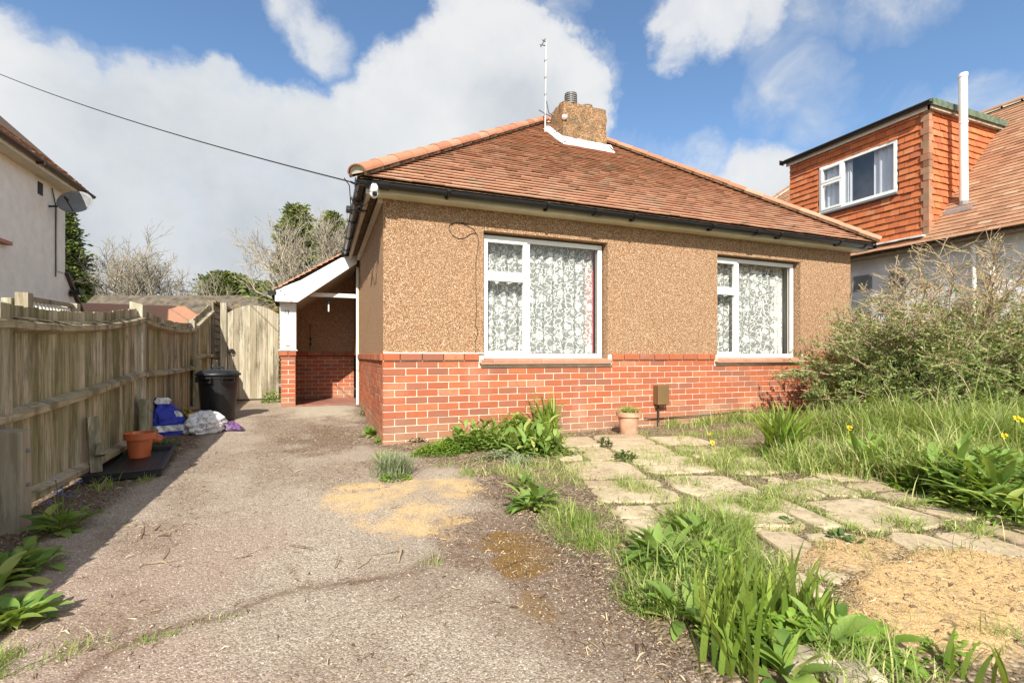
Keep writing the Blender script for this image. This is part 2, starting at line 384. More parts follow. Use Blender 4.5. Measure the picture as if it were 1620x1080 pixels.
# porch back wall and left wall
PYF = 3.47; PB = 4.9
m2.add([(-1.22, PB, .9), (0, PB, .9), (0, PB, 2.6), (-1.22, PB, 1.9)], [(0, 1, 2, 3)])
wl = m2.build('pebbledash_wall', 'pebbledash', bung, fixn=False)
mb = MB()  # dark interior lining
mb.box(.3, W-.3, .3, 5, 0.1, 2.5)
mb.build('interior_lining', 'dark_room', bung) if False else None
# bricks -----------------------------------------------------------
BL = .2289; BH = .075
def brick_course(m_, O, U, N, length, z, off, h=BH, mort=.009, holes=()):
    """m_ : MB, mi 0 brick"""
    O, U, N = Vector(O), Vector(U), Vector(N); u = -off
    while u < length-.01:
        a = max(u, 0)+mort/2; b = min(u+BL, length)-mort/2
        if a < .02: a = 0
        if b > length-.02: b = length
        if b-a > .02:
            e = random.uniform(-.0012, .0022); j = random.uniform(-.002, .002)
            parts = [(a, b)]
            for (h0, h1, zt) in holes:
                if z+h/2 > zt:
                    np_ = []
                    for (p, q) in parts:
                        if q <= h0 or p >= h1: np_.append((p, q)); continue
                        if p < h0-.02: np_.append((p, h0))
                        if q > h1+.02: np_.append((h1, q))
                    parts = np_
            for (p, q) in parts:
                m_.lbox(O, U, Z3, N, p, q, z+mort/2+j*.4, z+h-mort/2+j*.4, -.04, .006+e)
        u += BL
def brick_wall(name, O, U, N, length, ztop, courses, parent, holes=(), off0=0, cap=True):
    m_ = MB()
    for c in range(courses):
        brick_course(m_, O, U, N, length, ztop-BH*(c+1), (BL/2 if (c % 2 == 0) != bool(off0) else 0), holes=holes)
    if cap: brick_course(m_, Vector(O)+Vector(N)*.022, U, N, length, ztop+.002, .06, h=.078, holes=[(a, b, 0) for a, b, _ in holes])
    return m_
holes = [(WX[0]-.06, WX[1]+.06, .80), (VX[0]-.06, VX[1]+.06, .80)]
bf = brick_wall('b', (0, 0, 0), X3, -Y3, W, ZC, 13, bung, holes)
for k in range(13):
    pass
ob = bf.build('brick_base', ['brick'], bung, bevel=.0025)
bs = brick_wall('b', (0, PYF, 0), -Y3, -X3, PYF-.012, ZC, 13, bung, off0=0)
bs.build('side_brick_base', ['brick'], bung, bevel=.0025)
bp = brick_wall('b', (-1.22, PB, 0), X3, -Y3, 1.22, .92, 11, bung)
bp.build('porch_brick_base', ['brick'], bung, bevel=.0025)
mo = MB()
mo.add([(0, 0, -.2), (WX[0]-.06, 0, -.2), (WX[0]-.06, 0, .935), (0, 0, .935)], [(0, 1, 2, 3)])
mo.add([(WX[0]-.06, 0, -.2), (WX[1]+.06, 0, -.2), (WX[1]+.06, 0, .86), (WX[0]-.06, 0, .86)], [(0, 1, 2, 3)])
mo.add([(WX[1]+.06, 0, -.2), (VX[0]-.06, 0, -.2), (VX[0]-.06, 0, .935), (WX[1]+.06, 0, .935)], [(0, 1, 2, 3)])
mo.add([(VX[0]-.06, 0, -.2), (VX[1]+.06, 0, -.2), (VX[1]+.06, 0, .86), (VX[0]-.06, 0, .86)], [(0, 1, 2, 3)])
mo.add([(VX[1]+.06, 0, -.2), (W, 0, -.2), (W, 0, .935), (VX[1]+.06, 0, .935)], [(0, 1, 2, 3)])
for (a, b) in (WX, VX):
    for x in (a-.06, b+.0): mo.add([(x, -.002, .86), (x+.06, -.002, .86), (x+.06, -.002, .935), (x, -.002, .935)], [(0, 1, 2, 3)])
mo.add([(0, 0, -.2), (0, PYF, -.2), (0, PYF, .935), (0, 0, .935)], [(0, 1, 2, 3)])
mo.add([(-1.22, PB, -.2), (0, PB, -.2), (0, PB, .985), (-1.22, PB, .985)], [(0, 1, 2, 3)])
# sloping top of the cap course
mo.add([(0, -.026, .943), (WX[0], -.026, .943), (WX[0], 0, .955), (0, 0, .955)], [(0, 1, 2, 3)])
mo.build('mortar_joints', 'mortar', bung, fixn=False)

# roof tiles ------------------------------------------------------
def tile_field(m_, O, U, V, N, rows, umin, umax, gauge=.1, tw=.165, L=.13, th=.014, jit=1, tilt=.030, v0=0, em=0, ro=0, gap=.0012):
    O, U, V, N = map(Vector, (O, U, V, N))
    for r_ in range(rows):
        v = v0+r_*gauge; a, b = umin(v+gauge*.5), umax(v+gauge*.5)
        if b-a < .03: continue
        off = ((r_+ro) % 2)*tw/2+.013*math.sin((r_+ro)*2.3); k = math.floor((a-off)/tw); u = off+k*tw
        wob = .003*math.sin(r_*1.7)
        while u < b:
            p, q = max(u+gap, a), min(u+tw-gap, b)
            if q-p > .015:
                j = random.uniform(-.004, .003)*jit; l = random.uniform(-.002, .004)*jit; l2 = l+random.uniform(-.002, .002)*jit
                if random.random() < .03: l += .006*jit
                P = lambda uu, vv, nn: O+U*uu+V*vv+N*nn
                vs = [P(p, v+j, tilt+l), P(q, v+j, tilt+l2), P(q, v+L, .002), P(p, v+L, .002),
                      P(p, v+j, tilt+l-th), P(q, v+j, tilt+l2-th), P(q, v+L, .002-th), P(p, v+L, .002-th)]
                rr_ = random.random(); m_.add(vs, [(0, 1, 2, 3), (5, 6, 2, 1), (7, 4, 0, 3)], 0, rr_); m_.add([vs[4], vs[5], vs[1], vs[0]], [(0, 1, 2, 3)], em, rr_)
            u += tw
roof = MB()
cp = 1/math.sqrt(1+TP*TP); sp = TP*cp
APX = 3.5; RUN = APX+.25
SL = RUN/cp
rows = int(SL/.1)
# front slope
O = (-.25, EO, EZ); V = (0, cp, sp); N = (0, -sp, cp)
tile_field(roof, O, X3, V, N, rows, lambda v: v*cp, lambda v: 7.5-v*cp, em=2)  # darker tile tails: dirt tone with course-line shade put into the colour
# underlay surfaces (slopes)
AP = Vector((APX, EO+RUN, EZ+RUN*TP)); RB = Vector((APX, 9.5, AP.z))
A0 = Vector((-.25, EO, EZ)); A1 = Vector((7.25, EO, EZ)); B0 = Vector((-.25, 13, EZ)); B1 = Vector((7.25, 13, EZ))
dz = Vector((0, 0, -.012))
roof.add([A0+dz, A1+dz, AP+dz], [(0, 1, 2)], 1); roof.add([A0+dz, AP+dz, RB+dz, B0+dz], [(0, 1, 2, 3)], 1); roof.add([A1+dz, B1+dz, RB+dz, AP+dz], [(0, 1, 2, 3)], 1)
# left slope incl. catslide over the porch
O = (-.25, EO, EZ); V = (cp, 0, sp); N = (-sp, 0, cp)
tile_field(roof, (-.25, 0, EZ), (0, -1, 0), V, N, rows, lambda v: -9.0, lambda v: -EO-v*cp)
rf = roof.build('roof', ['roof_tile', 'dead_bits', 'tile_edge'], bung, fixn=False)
cat = MB()
PF = 3.28  # front edge of the porch roof
cL = .99
ca = math.atan2(.63, .99); cc, cs = math.cos(ca), math.sin(ca)
tile_field(cat, (-1.29, PF-.03, 1.945), (0, 1, 0), (cc, 0, cs), (-cs, 0, cc), 12, lambda v: 0, lambda v: 4.6, L=.14, tilt=.022)
cat.add([(-1.26, PF, 1.93), (-1.26, 8, 1.93), (-.2, 8, 2.6), (-.2, PF, 2.6)], [(0, 1, 2, 3)], 1)
cat.build('porch_roof', ['roof_tile', 'dead_bits'], bung, fixn=False)
# hip tiles: half round
def hip(m_, a, b, rad=.105, L=.30, mi=0, mortar=True):
    a, b = Vector(a), Vector(b); d = (b-a); tot = d.length; d.normalize()
    side = d.cross(Z3).normalized(); up = side.cross(d); n = int(tot/(L))+1; L = tot/n
    for i in range(n):
        p0 = a+d*(i*L-.02); p1 = a+d*((i+1)*L+.01); r0 = rad*1.06; r1 = rad*.97; vs = []; r = random.random(); jz = random.uniform(-.004, .004)
        for p, rr in ((p0, r0), (p1, r1)):
            for o_ in (0, -.014):
                for k in range(11):
                    t = math.pi*k/10; vs.append(p+side*((rr+o_)*math.cos(t))+up*((rr+o_)*math.sin(t)*.72-.012+jz))
        fs = []
        for k in range(10):
            fs += [(k, k+1, 22+k+1, 22+k), (k, 11+k, 11+k+1, k+1)]
        m_.add(vs, fs, mi, r)
        # mortar bedding
        for s_ in (-1, 1):
            m_.bar(p0+side*s_*rad*.86-up*.03, p1+side*s_*rad*.86-up*.03, .02, .03, 2)
    # cream bedding at the open end
    vs = []
    for k in range(11):
        t = math.pi*k/10; vs.append(a+d*.0+side*(rad*.98*math.cos(t))+up*(rad*.98*math.sin(t)*.72-.02))
    m_.add(vs, [tuple(range(11))], 1)
hp = MB()
hip(hp, A0+Vector((-.02, -.02, .045)), AP+Vector((-.06, -.06, .02)))
hip(hp, A1+Vector((.02, -.02, .045)), AP+Vector((.06, -.06, .02)))
hip(hp, AP+Vector((0, 0, .02)), RB+Vector((0, 0, .02)))
hp.build('hip_tiles', ['hip_tile', 'mortar', 'dead_bits'], bung)
# soffit, fascia, gutters ------------------------------------------
SO = 2.535
fa = MB()
fa.box(-.17, 7.26, -.17, -.15, SO, 2.64)
fa.box(-.17, 7.26, -.15, 0.0, SO, SO+.012)
fa.build('fascia', ['soffit_cream'], bung, bevel=.002)
fb = MB()
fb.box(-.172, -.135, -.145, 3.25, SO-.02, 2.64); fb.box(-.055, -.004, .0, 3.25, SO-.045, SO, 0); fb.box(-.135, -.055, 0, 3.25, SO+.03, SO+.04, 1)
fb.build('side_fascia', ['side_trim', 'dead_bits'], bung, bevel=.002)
fc = MB(); fc.box(-.185, -.05, -.18, -.148, SO-.02, 2.57); fc.build('eave_end_box', 'white_paint', bung, bevel=.004)
def gutter(m_, a, b, rad=.047, outward=None, n=8):
    a, b = Vector(a), Vector(b); d = (b-a).normalized(); side = Vector(outward)
    vs = []
    for p in (a, b):
        for o_ in (0, -.005):
            for k in range(n+1):
                t = math.pi*k/n; vs.append(p+side*((rad+o_)*math.cos(t))-Z3*((rad+o_)*math.sin(t)))
    q = 2*(n+1); fs = []
    for k in range(n):
        fs += [(k, k+1, q+k+1, q+k), (n+1+k, n+1+k+1, q+n+1+k+1, q+n+1+k), (k, n+1+k, n+2+k, k+1), (q+k, q+n+1+k, q+n+2+k, q+k+1)]
    fs += [(0, n+1, q+n+1, q), (n, 2*n+1, q+2*n+1, q+n)]
    m_.add(vs, fs)
g = MB(); gutter(g, (-.26, -.232, 2.607), (7.27, -.232, 2.607), outward=(0, -1, 0))
for x in (.62, 1.75, 2.9, 4.1, 5.3, 6.5):
    g.box(x-.018, x+.018, -.292, -.165, 2.598, 2.612); g.box(x-.015, x+.015, -.195, -.17, 2.545, 2.6); g.tube([(x, -.288, 2.6), (x, -.27, 2.565), (x, -.232, 2.543), (x, -.19, 2.553), (x, -.175, 2.575)], .008, 6)
for x in (-.02, 2.4, 4.9, 7.1):
    gutter(g, (x-.05, -.232, 2.608), (x+.05, -.232, 2.608), .061, outward=(0, -1, 0))
g.box(7.262, 7.275, -.292, -.172, 2.55, 2.612)
g.build('front_gutter', 'gutter_black', bung, smooth=False)
g = MB(); gutter(g, (-.235, -.26, 2.607), (-.235, 3.25, 2.607), outward=(-1, 0, 0))
for y in (.3, 1.2, 2.1, 2.9): gutter(g, (-.235, y-.03, 2.608), (-.235, y+.03, 2.608), .062, outward=(-1, 0, 0))
g.box(-.292, -.172, 3.25, 3.262, 2.55, 2.612); g.box(-.295, -.285, -.30, -.2, 2.552, 2.612)
g.build('side_gutter', 'gutter_black', bung)
# windows ----------------------------------------------------------
def window(name, parent, O, U, N, w, zb, zt, mull, tran, m_frame='upvc', frame=.055, prj=0, curtain=None):
    """O = lower-left corner on frame plane; U along, N outwards"""
    O = Vector(O); H = zt-zb; f = MB(); B = lambda u0, u1, v0, v1, n0, n1: f.lbox(O, U, Z3, N, u0, u1, v0, v1, n0, n1)
    B(0, w, 0, frame, -.06, 0); B(0, w, H-frame, H, -.06, 0); B(0, frame, frame, H-frame, -.06, 0); B(w-frame, w, frame, H-frame, -.06, 0)
    B(mull-.03, mull+.03, frame, H-frame, -.06, -.001)
    B(frame, mull-.03, tran-.03, tran+.03, -.06, -.001)
    fo = f.build(name, m_frame, parent, bevel=.004)
    # sashes
    for (u0, u1, v0, v1) in ((frame-.02, mull-.012, frame-.02, tran-.008), (frame-.02, mull-.012, tran+.008, H-frame+.02)):
        s_ = MB(); t = .045; B2 = lambda a, b, c, d: s_.lbox(O, U, Z3, N, a, b, c, d, -.04, .014)
        B2(u0, u1, v0, v0+t); B2(u0, u1, v1-t, v1); B2(u0, u0+t, v0+t, v1-t); B2(u1-t, u1, v0+t, v1-t)
        so_ = s_.build('opening_light', m_frame, fo, bevel=.004) if False else s_.build('opening_sash', m_frame, fo, bevel=.004)
    gmat = 'glass_sky' if prj else 'glass'
    for (u0, u1, v0, v1) in ((frame, mull-.03, frame, tran-.03), (frame, mull-.03, tran+.03, H-frame), (mull+.03, w-frame, frame, H-frame)):
        p = MB(); P = lambda u, v: O+Vector(U)*u+Z3*v-Vector(N)*.03
        p.add([P(u0, v0), P(u1, v0), P(u1, v1), P(u0, v1)], [(0, 1, 2, 3)]); p.build('pane', gmat, fo, fixn=False)
        k = MB()   # grey gasket
        for (a, b, c, d) in ((u0, u1, v0, v0+.006), (u0, u1, v1-.006, v1), (u0, u0+.006, v0, v1), (u1-.006, u1, v0, v1)):
            k.lbox(O, U, Z3, N, a, b, c, d, -.028, -.024)
        k.build('gasket', 'black_plastic', fo)
    return fo
w1 = window('window', bung, (WX[0], .1, WB+.02), X3, -Y3, WX[1]-WX[0]-.02, WB+.02, WT-.02, .575, .935); w1['label'] = 'wide white window with red curtain edge'
w2 = window('window', bung, (VX[0], .1, WB+.02), X3, -Y3, VX[1]-VX[0]-.02, WB+.02, WT-.02, .46, .935); w2['label'] = 'smaller white window near the shrub'
def sill(x0, x1, zt, win):
    s_ = MB(); x = x0
    while x < x1-.02:
        e = min(x+.15, x1); s_.add([(x+.002, -.055, zt-.028), (e-.002, -.055, zt-.028), (e-.002, .1, zt), (x+.002, .1, zt), (x+.002, -.055, zt-.048), (e-.002, -.055, zt-.048), (e-.002, .1, zt-.03), (x+.002, .1, zt-.03)], MB.BF, 0); x = e
    s_.box(x0-.01, x1+.01, -.066, .0, zt-.068, zt-.05, 0)
    s_.box(x0, x1, -.05, .08, zt-.055, zt-.03, 1)
    s_.build('window_sill', ['sill_tile', 'mortar'], win, bevel=.002)
sill(WX[0]-.04, WX[1]+.03, .895, w1); sill(VX[0]-.04, VX[1]+.03, .895, w2)
# room boxes behind the windows
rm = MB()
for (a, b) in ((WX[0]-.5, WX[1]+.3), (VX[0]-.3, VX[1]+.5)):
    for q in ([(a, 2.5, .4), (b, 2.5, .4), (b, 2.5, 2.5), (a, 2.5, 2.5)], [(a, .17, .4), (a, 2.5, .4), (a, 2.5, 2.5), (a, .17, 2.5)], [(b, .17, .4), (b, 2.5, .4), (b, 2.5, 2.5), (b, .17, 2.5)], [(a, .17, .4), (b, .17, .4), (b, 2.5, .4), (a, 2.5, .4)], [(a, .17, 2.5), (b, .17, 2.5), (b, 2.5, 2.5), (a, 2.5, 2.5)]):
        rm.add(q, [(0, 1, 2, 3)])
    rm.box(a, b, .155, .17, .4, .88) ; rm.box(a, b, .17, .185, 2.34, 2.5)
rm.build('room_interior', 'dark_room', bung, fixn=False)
def curtain(name, x0, x1, z0, z1, y, mat_, amp=.012, per=.11, n=120, lab='', cat='curtain', grp=None, tilt=0):
    V = []; F = []; 
    for i in range(n+1):
        u = i/n; x = x0+(x1-x0)*u; g_ = .35+.65*abs(math.sin(u*5.1+1)); yy = y+amp*g_*math.sin(x/per*6.28+1.3*math.sin(x*7))
        V += [(x, yy, z0), (x+tilt*(1-u), yy, z1)]
        if i: F.append((2*i-2, 2*i, 2*i+1, 2*i-1))
    o = np_mesh(name, V, F, np.full(len(F), .5), mat_, None, ((x0+x1)/2, y, z0), smooth=True)
    return tag(o, lab, cat, grp)
curtain('net_curtain', WX[0]+.03, WX[1]-.065, .90, 2.29, .24, 'lace', .03, .13, lab='white floral lace net curtain behind the wider front window, beside a red curtain', grp='lace net curtains')
curtain('net_curtain', VX[0]+.03, VX[1]-.08, .90, 2.29, .24, 'lace', .022, .15, lab='white floral lace net curtain filling the narrower window beside the shrub', grp='lace net curtains')
curtain('drawn_curtain', WX[1]-.13, WX[1]+.2, .90, 2.29, .34, 'red_cloth', .02, .06, 60, 'red curtain drawn back at the right edge of the wider front window', 'curtain')
curtain('drawn_curtain', WX[0]+.0, WX[0]+.17, .90, 2.29, .36, 'red_cloth', .02, .05, 40, 'red curtain half hidden behind lace at the left edge of the wider front window', 'curtain')
curtain('drawn_curtain', VX[1]-.13, VX[1]+.28, .90, 2.29, .33, 'cream_cloth', .02, .06, 60, 'cream curtain edge at the right of the narrower front window', 'curtain')
# porch ------------------------------------------------------------
pc = MB()
for k in range(12):
    z = .92-BH*(k+1); x = -1.2
    if k % 2 == 0: pc.box(-1.20, -.985, PYF, PYF+.2, z+.005, z+.07, 0)
    else:
        pc.box(-1.20, -1.098, PYF, PYF+.2, z+.005, z+.07, 0); pc.box(-1.088, -.985, PYF, PYF+.2, z+.005, z+.07, 0)
pc.box(-1.225, -1.10, PYF-.025, PYF+.21, .925, .99, 0); pc.box(-1.09, -.975, PYF-.025, PYF+.21, .925, .99, 0)
pc.box(-1.194, -.991, PYF+.006, PYF+.195, -.1, .985, 1)
pp = pc.build('porch_pier', ['brick', 'mortar'], bung, bevel=.002)
ps = MB(); ps.box(-1.215, -.975, PYF-.01, PYF+.22, 1.015, 1.775); ps.box(-1.235, -.955, PYF-.03, PYF+.24, 1.0, 1.018)
po = ps.build('porch_post', 'white_paint', bung, bevel=.004)
# porch left wall
pl = MB(); pl.box(-1.20, -1.08, PYF+.2, 8, .0, 1.9); pl.build('porch_side_wall', 'pebbledash', bung)
bb = MB()
P_ = [(-1.27, 1.772), (-.945, 1.772), (-.05, 2.45), (-.05, 2.60), (-.2, 2.585), (-.9, 2.12), (-1.27, 1.95)]
bb.prism([(x, PF, z) for x, z in P_], (0, .03, 0))
bo = bb.build('bargeboard', 'upvc', bung, bevel=.002)
bl = MB()
for (a, b) in (((-1.265, 1.905), (-.9, 2.06)), ((-.9, 2.06), (-.27, 2.50)), ((-1.25, 1.795), (-.92, 2.03))):
    bl.bar((a[0], PF-.002, a[1]), (b[0], PF-.002, b[1]), .004, .004)
bl.build('board_seam', 'metal_dull', bo)
su = MB(); su.add([(-.945, PF+.03, 1.772), (-.945, 4.9, 1.772), (-.03, 4.9, 2.46), (-.03, PF+.03, 2.46)], [(0, 1, 2, 3)]); su.add([(-1.25, PF+.03, 1.774), (-.945, PF+.03, 1.774), (-.945, 4.9, 1.774), (-1.25, 4.9, 1.774)], [(0, 1, 2, 3)])
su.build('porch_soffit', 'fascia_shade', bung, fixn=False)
cb = MB(); cb.box(-.95, -.05, PYF+.05, PYF+.11, 1.90, 1.965); cb.box(-.045, -.008, PYF-.01, PYF+.05, .08, 2.42)
cb.build('porch_door_frame', 'white_paint', bung, bevel=.003)
dpw = MB(); dpw.tube([(-.015, PYF-.05, 2.4), (-.015, PYF-.05, .1)], .012, 8); dpw.build('cable_conduit', 'soffit_cream', bung)
lp = MB(); lp.box(-.52, -.44, PYF+.07, PYF+.15, 1.855, 1.895, 0); lp.tube([(-.48, PYF+.1, 1.855), (-.48, PYF+.1, 1.79)], .03, 10, 0); lp.tube([(-.48, PYF+.1, 1.79), (-.48, PYF+.1, 1.66)], .012, 8, 1)
lpo = lp.build('porch_light', ['black_plastic', 'white_paint'], bung)
st = MB(); st.box(-1.0, -.01, PYF+.02, PB-.02, -.1, .105)
for i in range(7): st.box(-.99+i*.14, -.99+i*.14+.134, PYF+.0, PYF+.15, .1, .113)
st.build('porch_step', 'step_tile', bung, bevel=.003)
gt = MB(); gutter(gt, (-1.31, PF+.01, 1.93), (-1.31, 7, 1.93), outward=(-1, 0, 0)); gt.tube([(-1.31, PF+.15, 1.88), (-1.27, PF+.15, 1.80), (-1.24, PF+.2, 1.72)], .03, 8)
gt.box(-1.37, -1.25, PF-.005, PF+.01, 1.87, 1.935)
gt.build('porch_gutter', 'gutter_black', bung)
cw = MB(); cw.tube([(-.80, PB-.01, 1.55), (-.79, PB-.012, 1.2), (-.80, PB-.012, 1.02)], .006, 5); cw.tube([(-.79, PB-.02, 1.26), (-.79, PB-.02, 1.22)], .022, 6); cw.tube([(-.79, PB-.02, 1.16), (-.79, PB-.02, 1.12)], .022, 6)
cw.build('bell_wire', 'rubber_cable', bung)
# house number and sticker
def text(body, size, name, m_, parent, loc, ext=.002):
    cu = bpy.data.curves.new(name, 'FONT'); cu.body = body; cu.size = size; cu.extrude = ext; cu.offset = size*.012
    t = bpy.data.objects.new(name, cu); COL.objects.link(t); dg = bpy.context.evaluated_depsgraph_get()
    me = bpy.data.meshes.new_from_object(t.evaluated_get(dg)); bpy.data.objects.remove(t)
    me.transform(Matrix.Translation(Vector(loc)-ORG[parent.name]) @ Matrix.Rotation(R(90), 4, 'X'))
    me.attributes.new('rnd', 'FLOAT', 'FACE')
    return link_mesh(name, me, parent, [m_], False, loc)
text('3', .082, 'house_digit', 'metal_dull', po, (-1.158, PYF-.013, 1.595)); text('2', .082, 'house_digit', 'black_iron', po, (-1.113, PYF-.013, 1.595))
sk = MB(); sk.box(-1.165, -1.055, PYF-.013, PYF-.011, 1.062, 1.118, 0); sk.box(-1.13, -1.06, PYF-.0145, PYF-.0132, 1.066, 1.09, 1)
for i, x in enumerate((-1.162, -1.142, -1.122, -1.106, -1.09, -1.072)): sk.box(x, x+.008, PYF-.0145, PYF-.0132, 1.096, 1.115, 2)
simple('sticker_red', (.75, .25, .2), .4)
sk.build('sticker', ['white_paint', 'sticker_red', 'black_plastic'], po)
# meter box, chimney, aerial ----------------------------------------
mx = MB(); mx.box(3.365, 3.52, -.10, 0, .30, .545); mx.box(3.355, 3.53, -.115, -.10, .30, .555)
mbx = mx.build('meter_box', 'meter_brown', bung, bevel=.006)
mp = MB(); mp.tube([(3.42, -.04, .3), (3.42, -.04, .0)], .012, 8); mp.build('gas_pipe', 'rubber_cable', mbx)
CX0, CX1, CYF, CYB, CZ = 3.215, 4.085, 2.20, 2.68, 5.25
ch = MB()
n = 10
def rough_box(m_, x0, x1, y0, y1, z0, z1, step=.09, j=.009):
    import itertools
    def face(o, a, b, la, lb):
        na, nb = max(2, int(la/step)), max(2, int(lb/step)); vs = []; fs = []
        for i in range(na+1):
            for k in range(nb+1): vs.append(Vector(o)+Vector(a)*(la*i/na)+Vector(b)*(lb*k/nb))
        for i in range(na):
            for k in range(nb): fs.append((i*(nb+1)+k, (i+1)*(nb+1)+k, (i+1)*(nb+1)+k+1, i*(nb+1)+k+1))
        m_.add(vs, fs)
    face((x0, y0, z0), X3, Z3, x1-x0, z1-z0); face((x0, y1, z0), X3, Z3, x1-x0, z1-z0); face((x0, y0, z0), Y3, Z3, y1-y0, z1-z0); face((x1, y0, z0), Y3, Z3, y1-y0, z1-z0); face((x0, y0, z1), X3, Y3, x1-x0, y1-y0)
    h = {}
    for i, v in enumerate(m_.v):
        k = tuple(round(c, 3) for c in v)
        if k not in h:
            e = sum([abs(v[0]-x0) < .01 or abs(v[0]-x1) < .01, abs(v[1]-y0) < .01 or abs(v[1]-y1) < .01, abs(v[2]-z1) < .01])
            s = -.005*(e-1) if e > 1 else 0
            h[k] = (v[0]+random.uniform(-j, j)+(s if v[0] > (x0+x1)/2 else -s), v[1]+random.uniform(-j, j)+(s if v[1] > (y0+y1)/2 else -s), v[2]+random.uniform(-j, j)+s*1.2)
        m_.v[i] = h[k]
rough_box(ch, CX0, CX1, CYF, CYB, 4.0, CZ)
co = ch.build('chimney', 'chimney_dash', rf)
fl = MB()
zr = lambda y: EZ+(y-EO)*TP
for i in range(12):
    a = CX0-.07+i*(CX1-CX0+.14)/12; b = a+(CX1-CX0+.14)/12+.004; jj = random.uniform(-.012, .012)
    fl.add([(a, CYF-.14+jj, zr(CYF-.14)+.035), (b, CYF-.14+jj, zr(CYF-.14)+.035), (b, CYF-.01, zr(CYF)+.10+jj), (a, CYF-.01, zr(CYF)+.10+jj), (a, CYF-.14+jj, zr(CYF-.14)), (b, CYF-.14+jj, zr(CYF-.14))], [(0, 1, 2, 3), (0, 4, 5, 1)])
for s_, x in ((-1, CX0), (1, CX1)):
    for i in range(6):
        y0 = CYF-.14+i*.12; y1 = y0+.125; jj = random.uniform(0, .015)
        fl.add([(x+s_*(.09+jj), y0, zr(y0)+.03), (x+s_*(.09+jj), y1, zr(y1)+.03), (x-s_*.0, y1, zr(y1)+.11), (x-s_*.0, y0, zr(y0)+.11)], [(0, 1, 2, 3)])
fl.build('chimney_flashing', 'cement_white', co, fixn=False)
ct = MB(); ct.lathe((3.50, 2.45, CZ-.02), [(.10, 0), (.10, .05), (.085, .06), (.085, .09)], 20, 0)
for i in range(5): ct.lathe((3.50, 2.45, CZ+.085+i*.036), [(.075, 0), (.112, .004), (.112, .020), (.075, .024)], 20, 1)
ct.lathe((3.50, 2.45, CZ+.265), [(.107, 0), (.107, .012), (.09, .022), (.02, .03)], 20, 1)
ct.build('chimney_cowl', ['white_paint', 'metal_dull'], co, smooth=False)
cq = MB(); cq.lathe((3.80, 2.40, CZ+.01), [(.085, 0), (.085, .07), (.095, .075), (.095, .095), (.08, .10)], 20); cq.build('chimney_pot', 'stone', co)
ck = MB(); ck.lathe((CX0+.02, CYF-.02, 4.95), [(.02, -.03), (.045, -.01), (.045, .03), (.02, .045)], 10); ck.build('junction_cap', 'white_paint', co)
ae = MB(); ax, ay = 3.07, 2.60
ae.tube([(ax, ay, 4.80), (ax+.02, ay, 6.45)], .0145, 8, 0)
for z in (5.15, 5.5, 5.8, 6.1): ae.tube([(ax+.003, ay, z), (ax+.003, ay, z+.03)], .02, 8, 1)
ae.tube([(ax-.12, ay, 5.22), (ax+.18, ay+.02, 5.14)], .012, 6, 1); ae.tube([(ax+.02, ay, 6.38), (ax-.12, ay-.05, 6.33)], .01, 5, 1); ae.tube([(ax+.02, ay, 6.44), (ax-.08, ay-.06, 6.42)], .01, 5, 1); ae.tube([(ax-.06, ay-.14, 6.40), (ax-.02, ay+.14, 6.43)], .008, 5, 1)
aeo = ae.build('aerial_mast', ['metal_grey', 'metal_dull'], bung)
aw = MB(); aw.tube([(ax+.03, ay, 5.4), (ax+.06, ay-.02, 5.2), (ax+.16, ay-.05, 5.12), (ax+.2, ay-.2, 5.0), (ax+.17, ay-.3, 4.8), (ax+.05, ay-.2, 4.75)], .008, 5); aw.build('aerial_wire', 'rubber_cable', aeo)
# camera dome, junction box, wires ------------------------------------
cv = MB(); cv.tube([(-.115, -.235, 2.585), (-.115, -.235, 2.50)], .042, 16, 0); cv.tube([(-.115, -.235, 2.50), (-.115, -.235, 2.475), (-.115, -.235, 2.455)], [.042, .034, .016], 16, 0)
cv.box(-.135, -.095, -.235, -.185, 2.53, 2.58, 0)
cvo = cv.build('security_camera', ['upvc'], bung, smooth=True); cl = MB(); cl.tube([(-.112, -.262, 2.492), (-.11, -.286, 2.478)], [.026, .02], 14); cl.tube([(-.11, -.286, 2.478), (-.11, -.289, 2.476)], [.012, .01], 12); cl.build('lens', 'black_plastic', cvo)
jb = MB(); jb.box(-.34, -.27, .42, .55, 2.50, 2.55); jb.tube([(-.3, .42, 2.51), (-.12, .42, 2.51)], .012, 6); jb.build('cable_junction_box', 'black_plastic', bung, bevel=.006)
wr = MB(); H0 = PY(556, 289, -.28)
cab_end = Vector((-.33, -.25, 2.58))
wr.tube([cab_end+Vector((-.06, 0, .03)), cab_end+Vector((-.01, .05, -.02)), cab_end+Vector((.0, .1, -.12)), (-.3, .2, 2.40), (-.28, .35, 2.45), (-.29, .43, 2.50)], .005, 5)
wr.tube([cab_end+Vector((.0, .1, -.12)), (-.25, .1, 2.45), (-.18, .1, 2.47), (-.12, -.1, 2.49)], .004, 5)
wr.tube([(-.28, .0, 2.6), (-.22, -.05, 2.50), (-.2, .2, 2.44), (-.17, .3, 2.45)], .004, 5)
wr.build('service_wires', 'rubber_cable', bung)
dw = MB()
def wp(px, py): return PY(px, py, -.006)
pts = [(742, 355), (725, 352), (711, 357), (713, 368), (722, 376), (733, 377), (745, 370), (754, 370), (757, 385), (753, 412), (753, 440), (753, 462), (754, 492), (752, 512), (756, 525), (752, 541), (753, 553), (750, 561)]
def smoothp(P, k=4):
    out = []
    for i in range(len(P)-1):
        p0, p1, p2, p3 = P[max(i-1, 0)], P[i], P[i+1], P[min(i+2, len(P)-1)]
        for j in range(k):
            t = j/k; out.append(.5*((2*p1)+(p2-p0)*t+(2*p0-5*p1+4*p2-p3)*t*t+(3*p1-p0-3*p2+p3)*t**3))
    return out+[P[-1]]
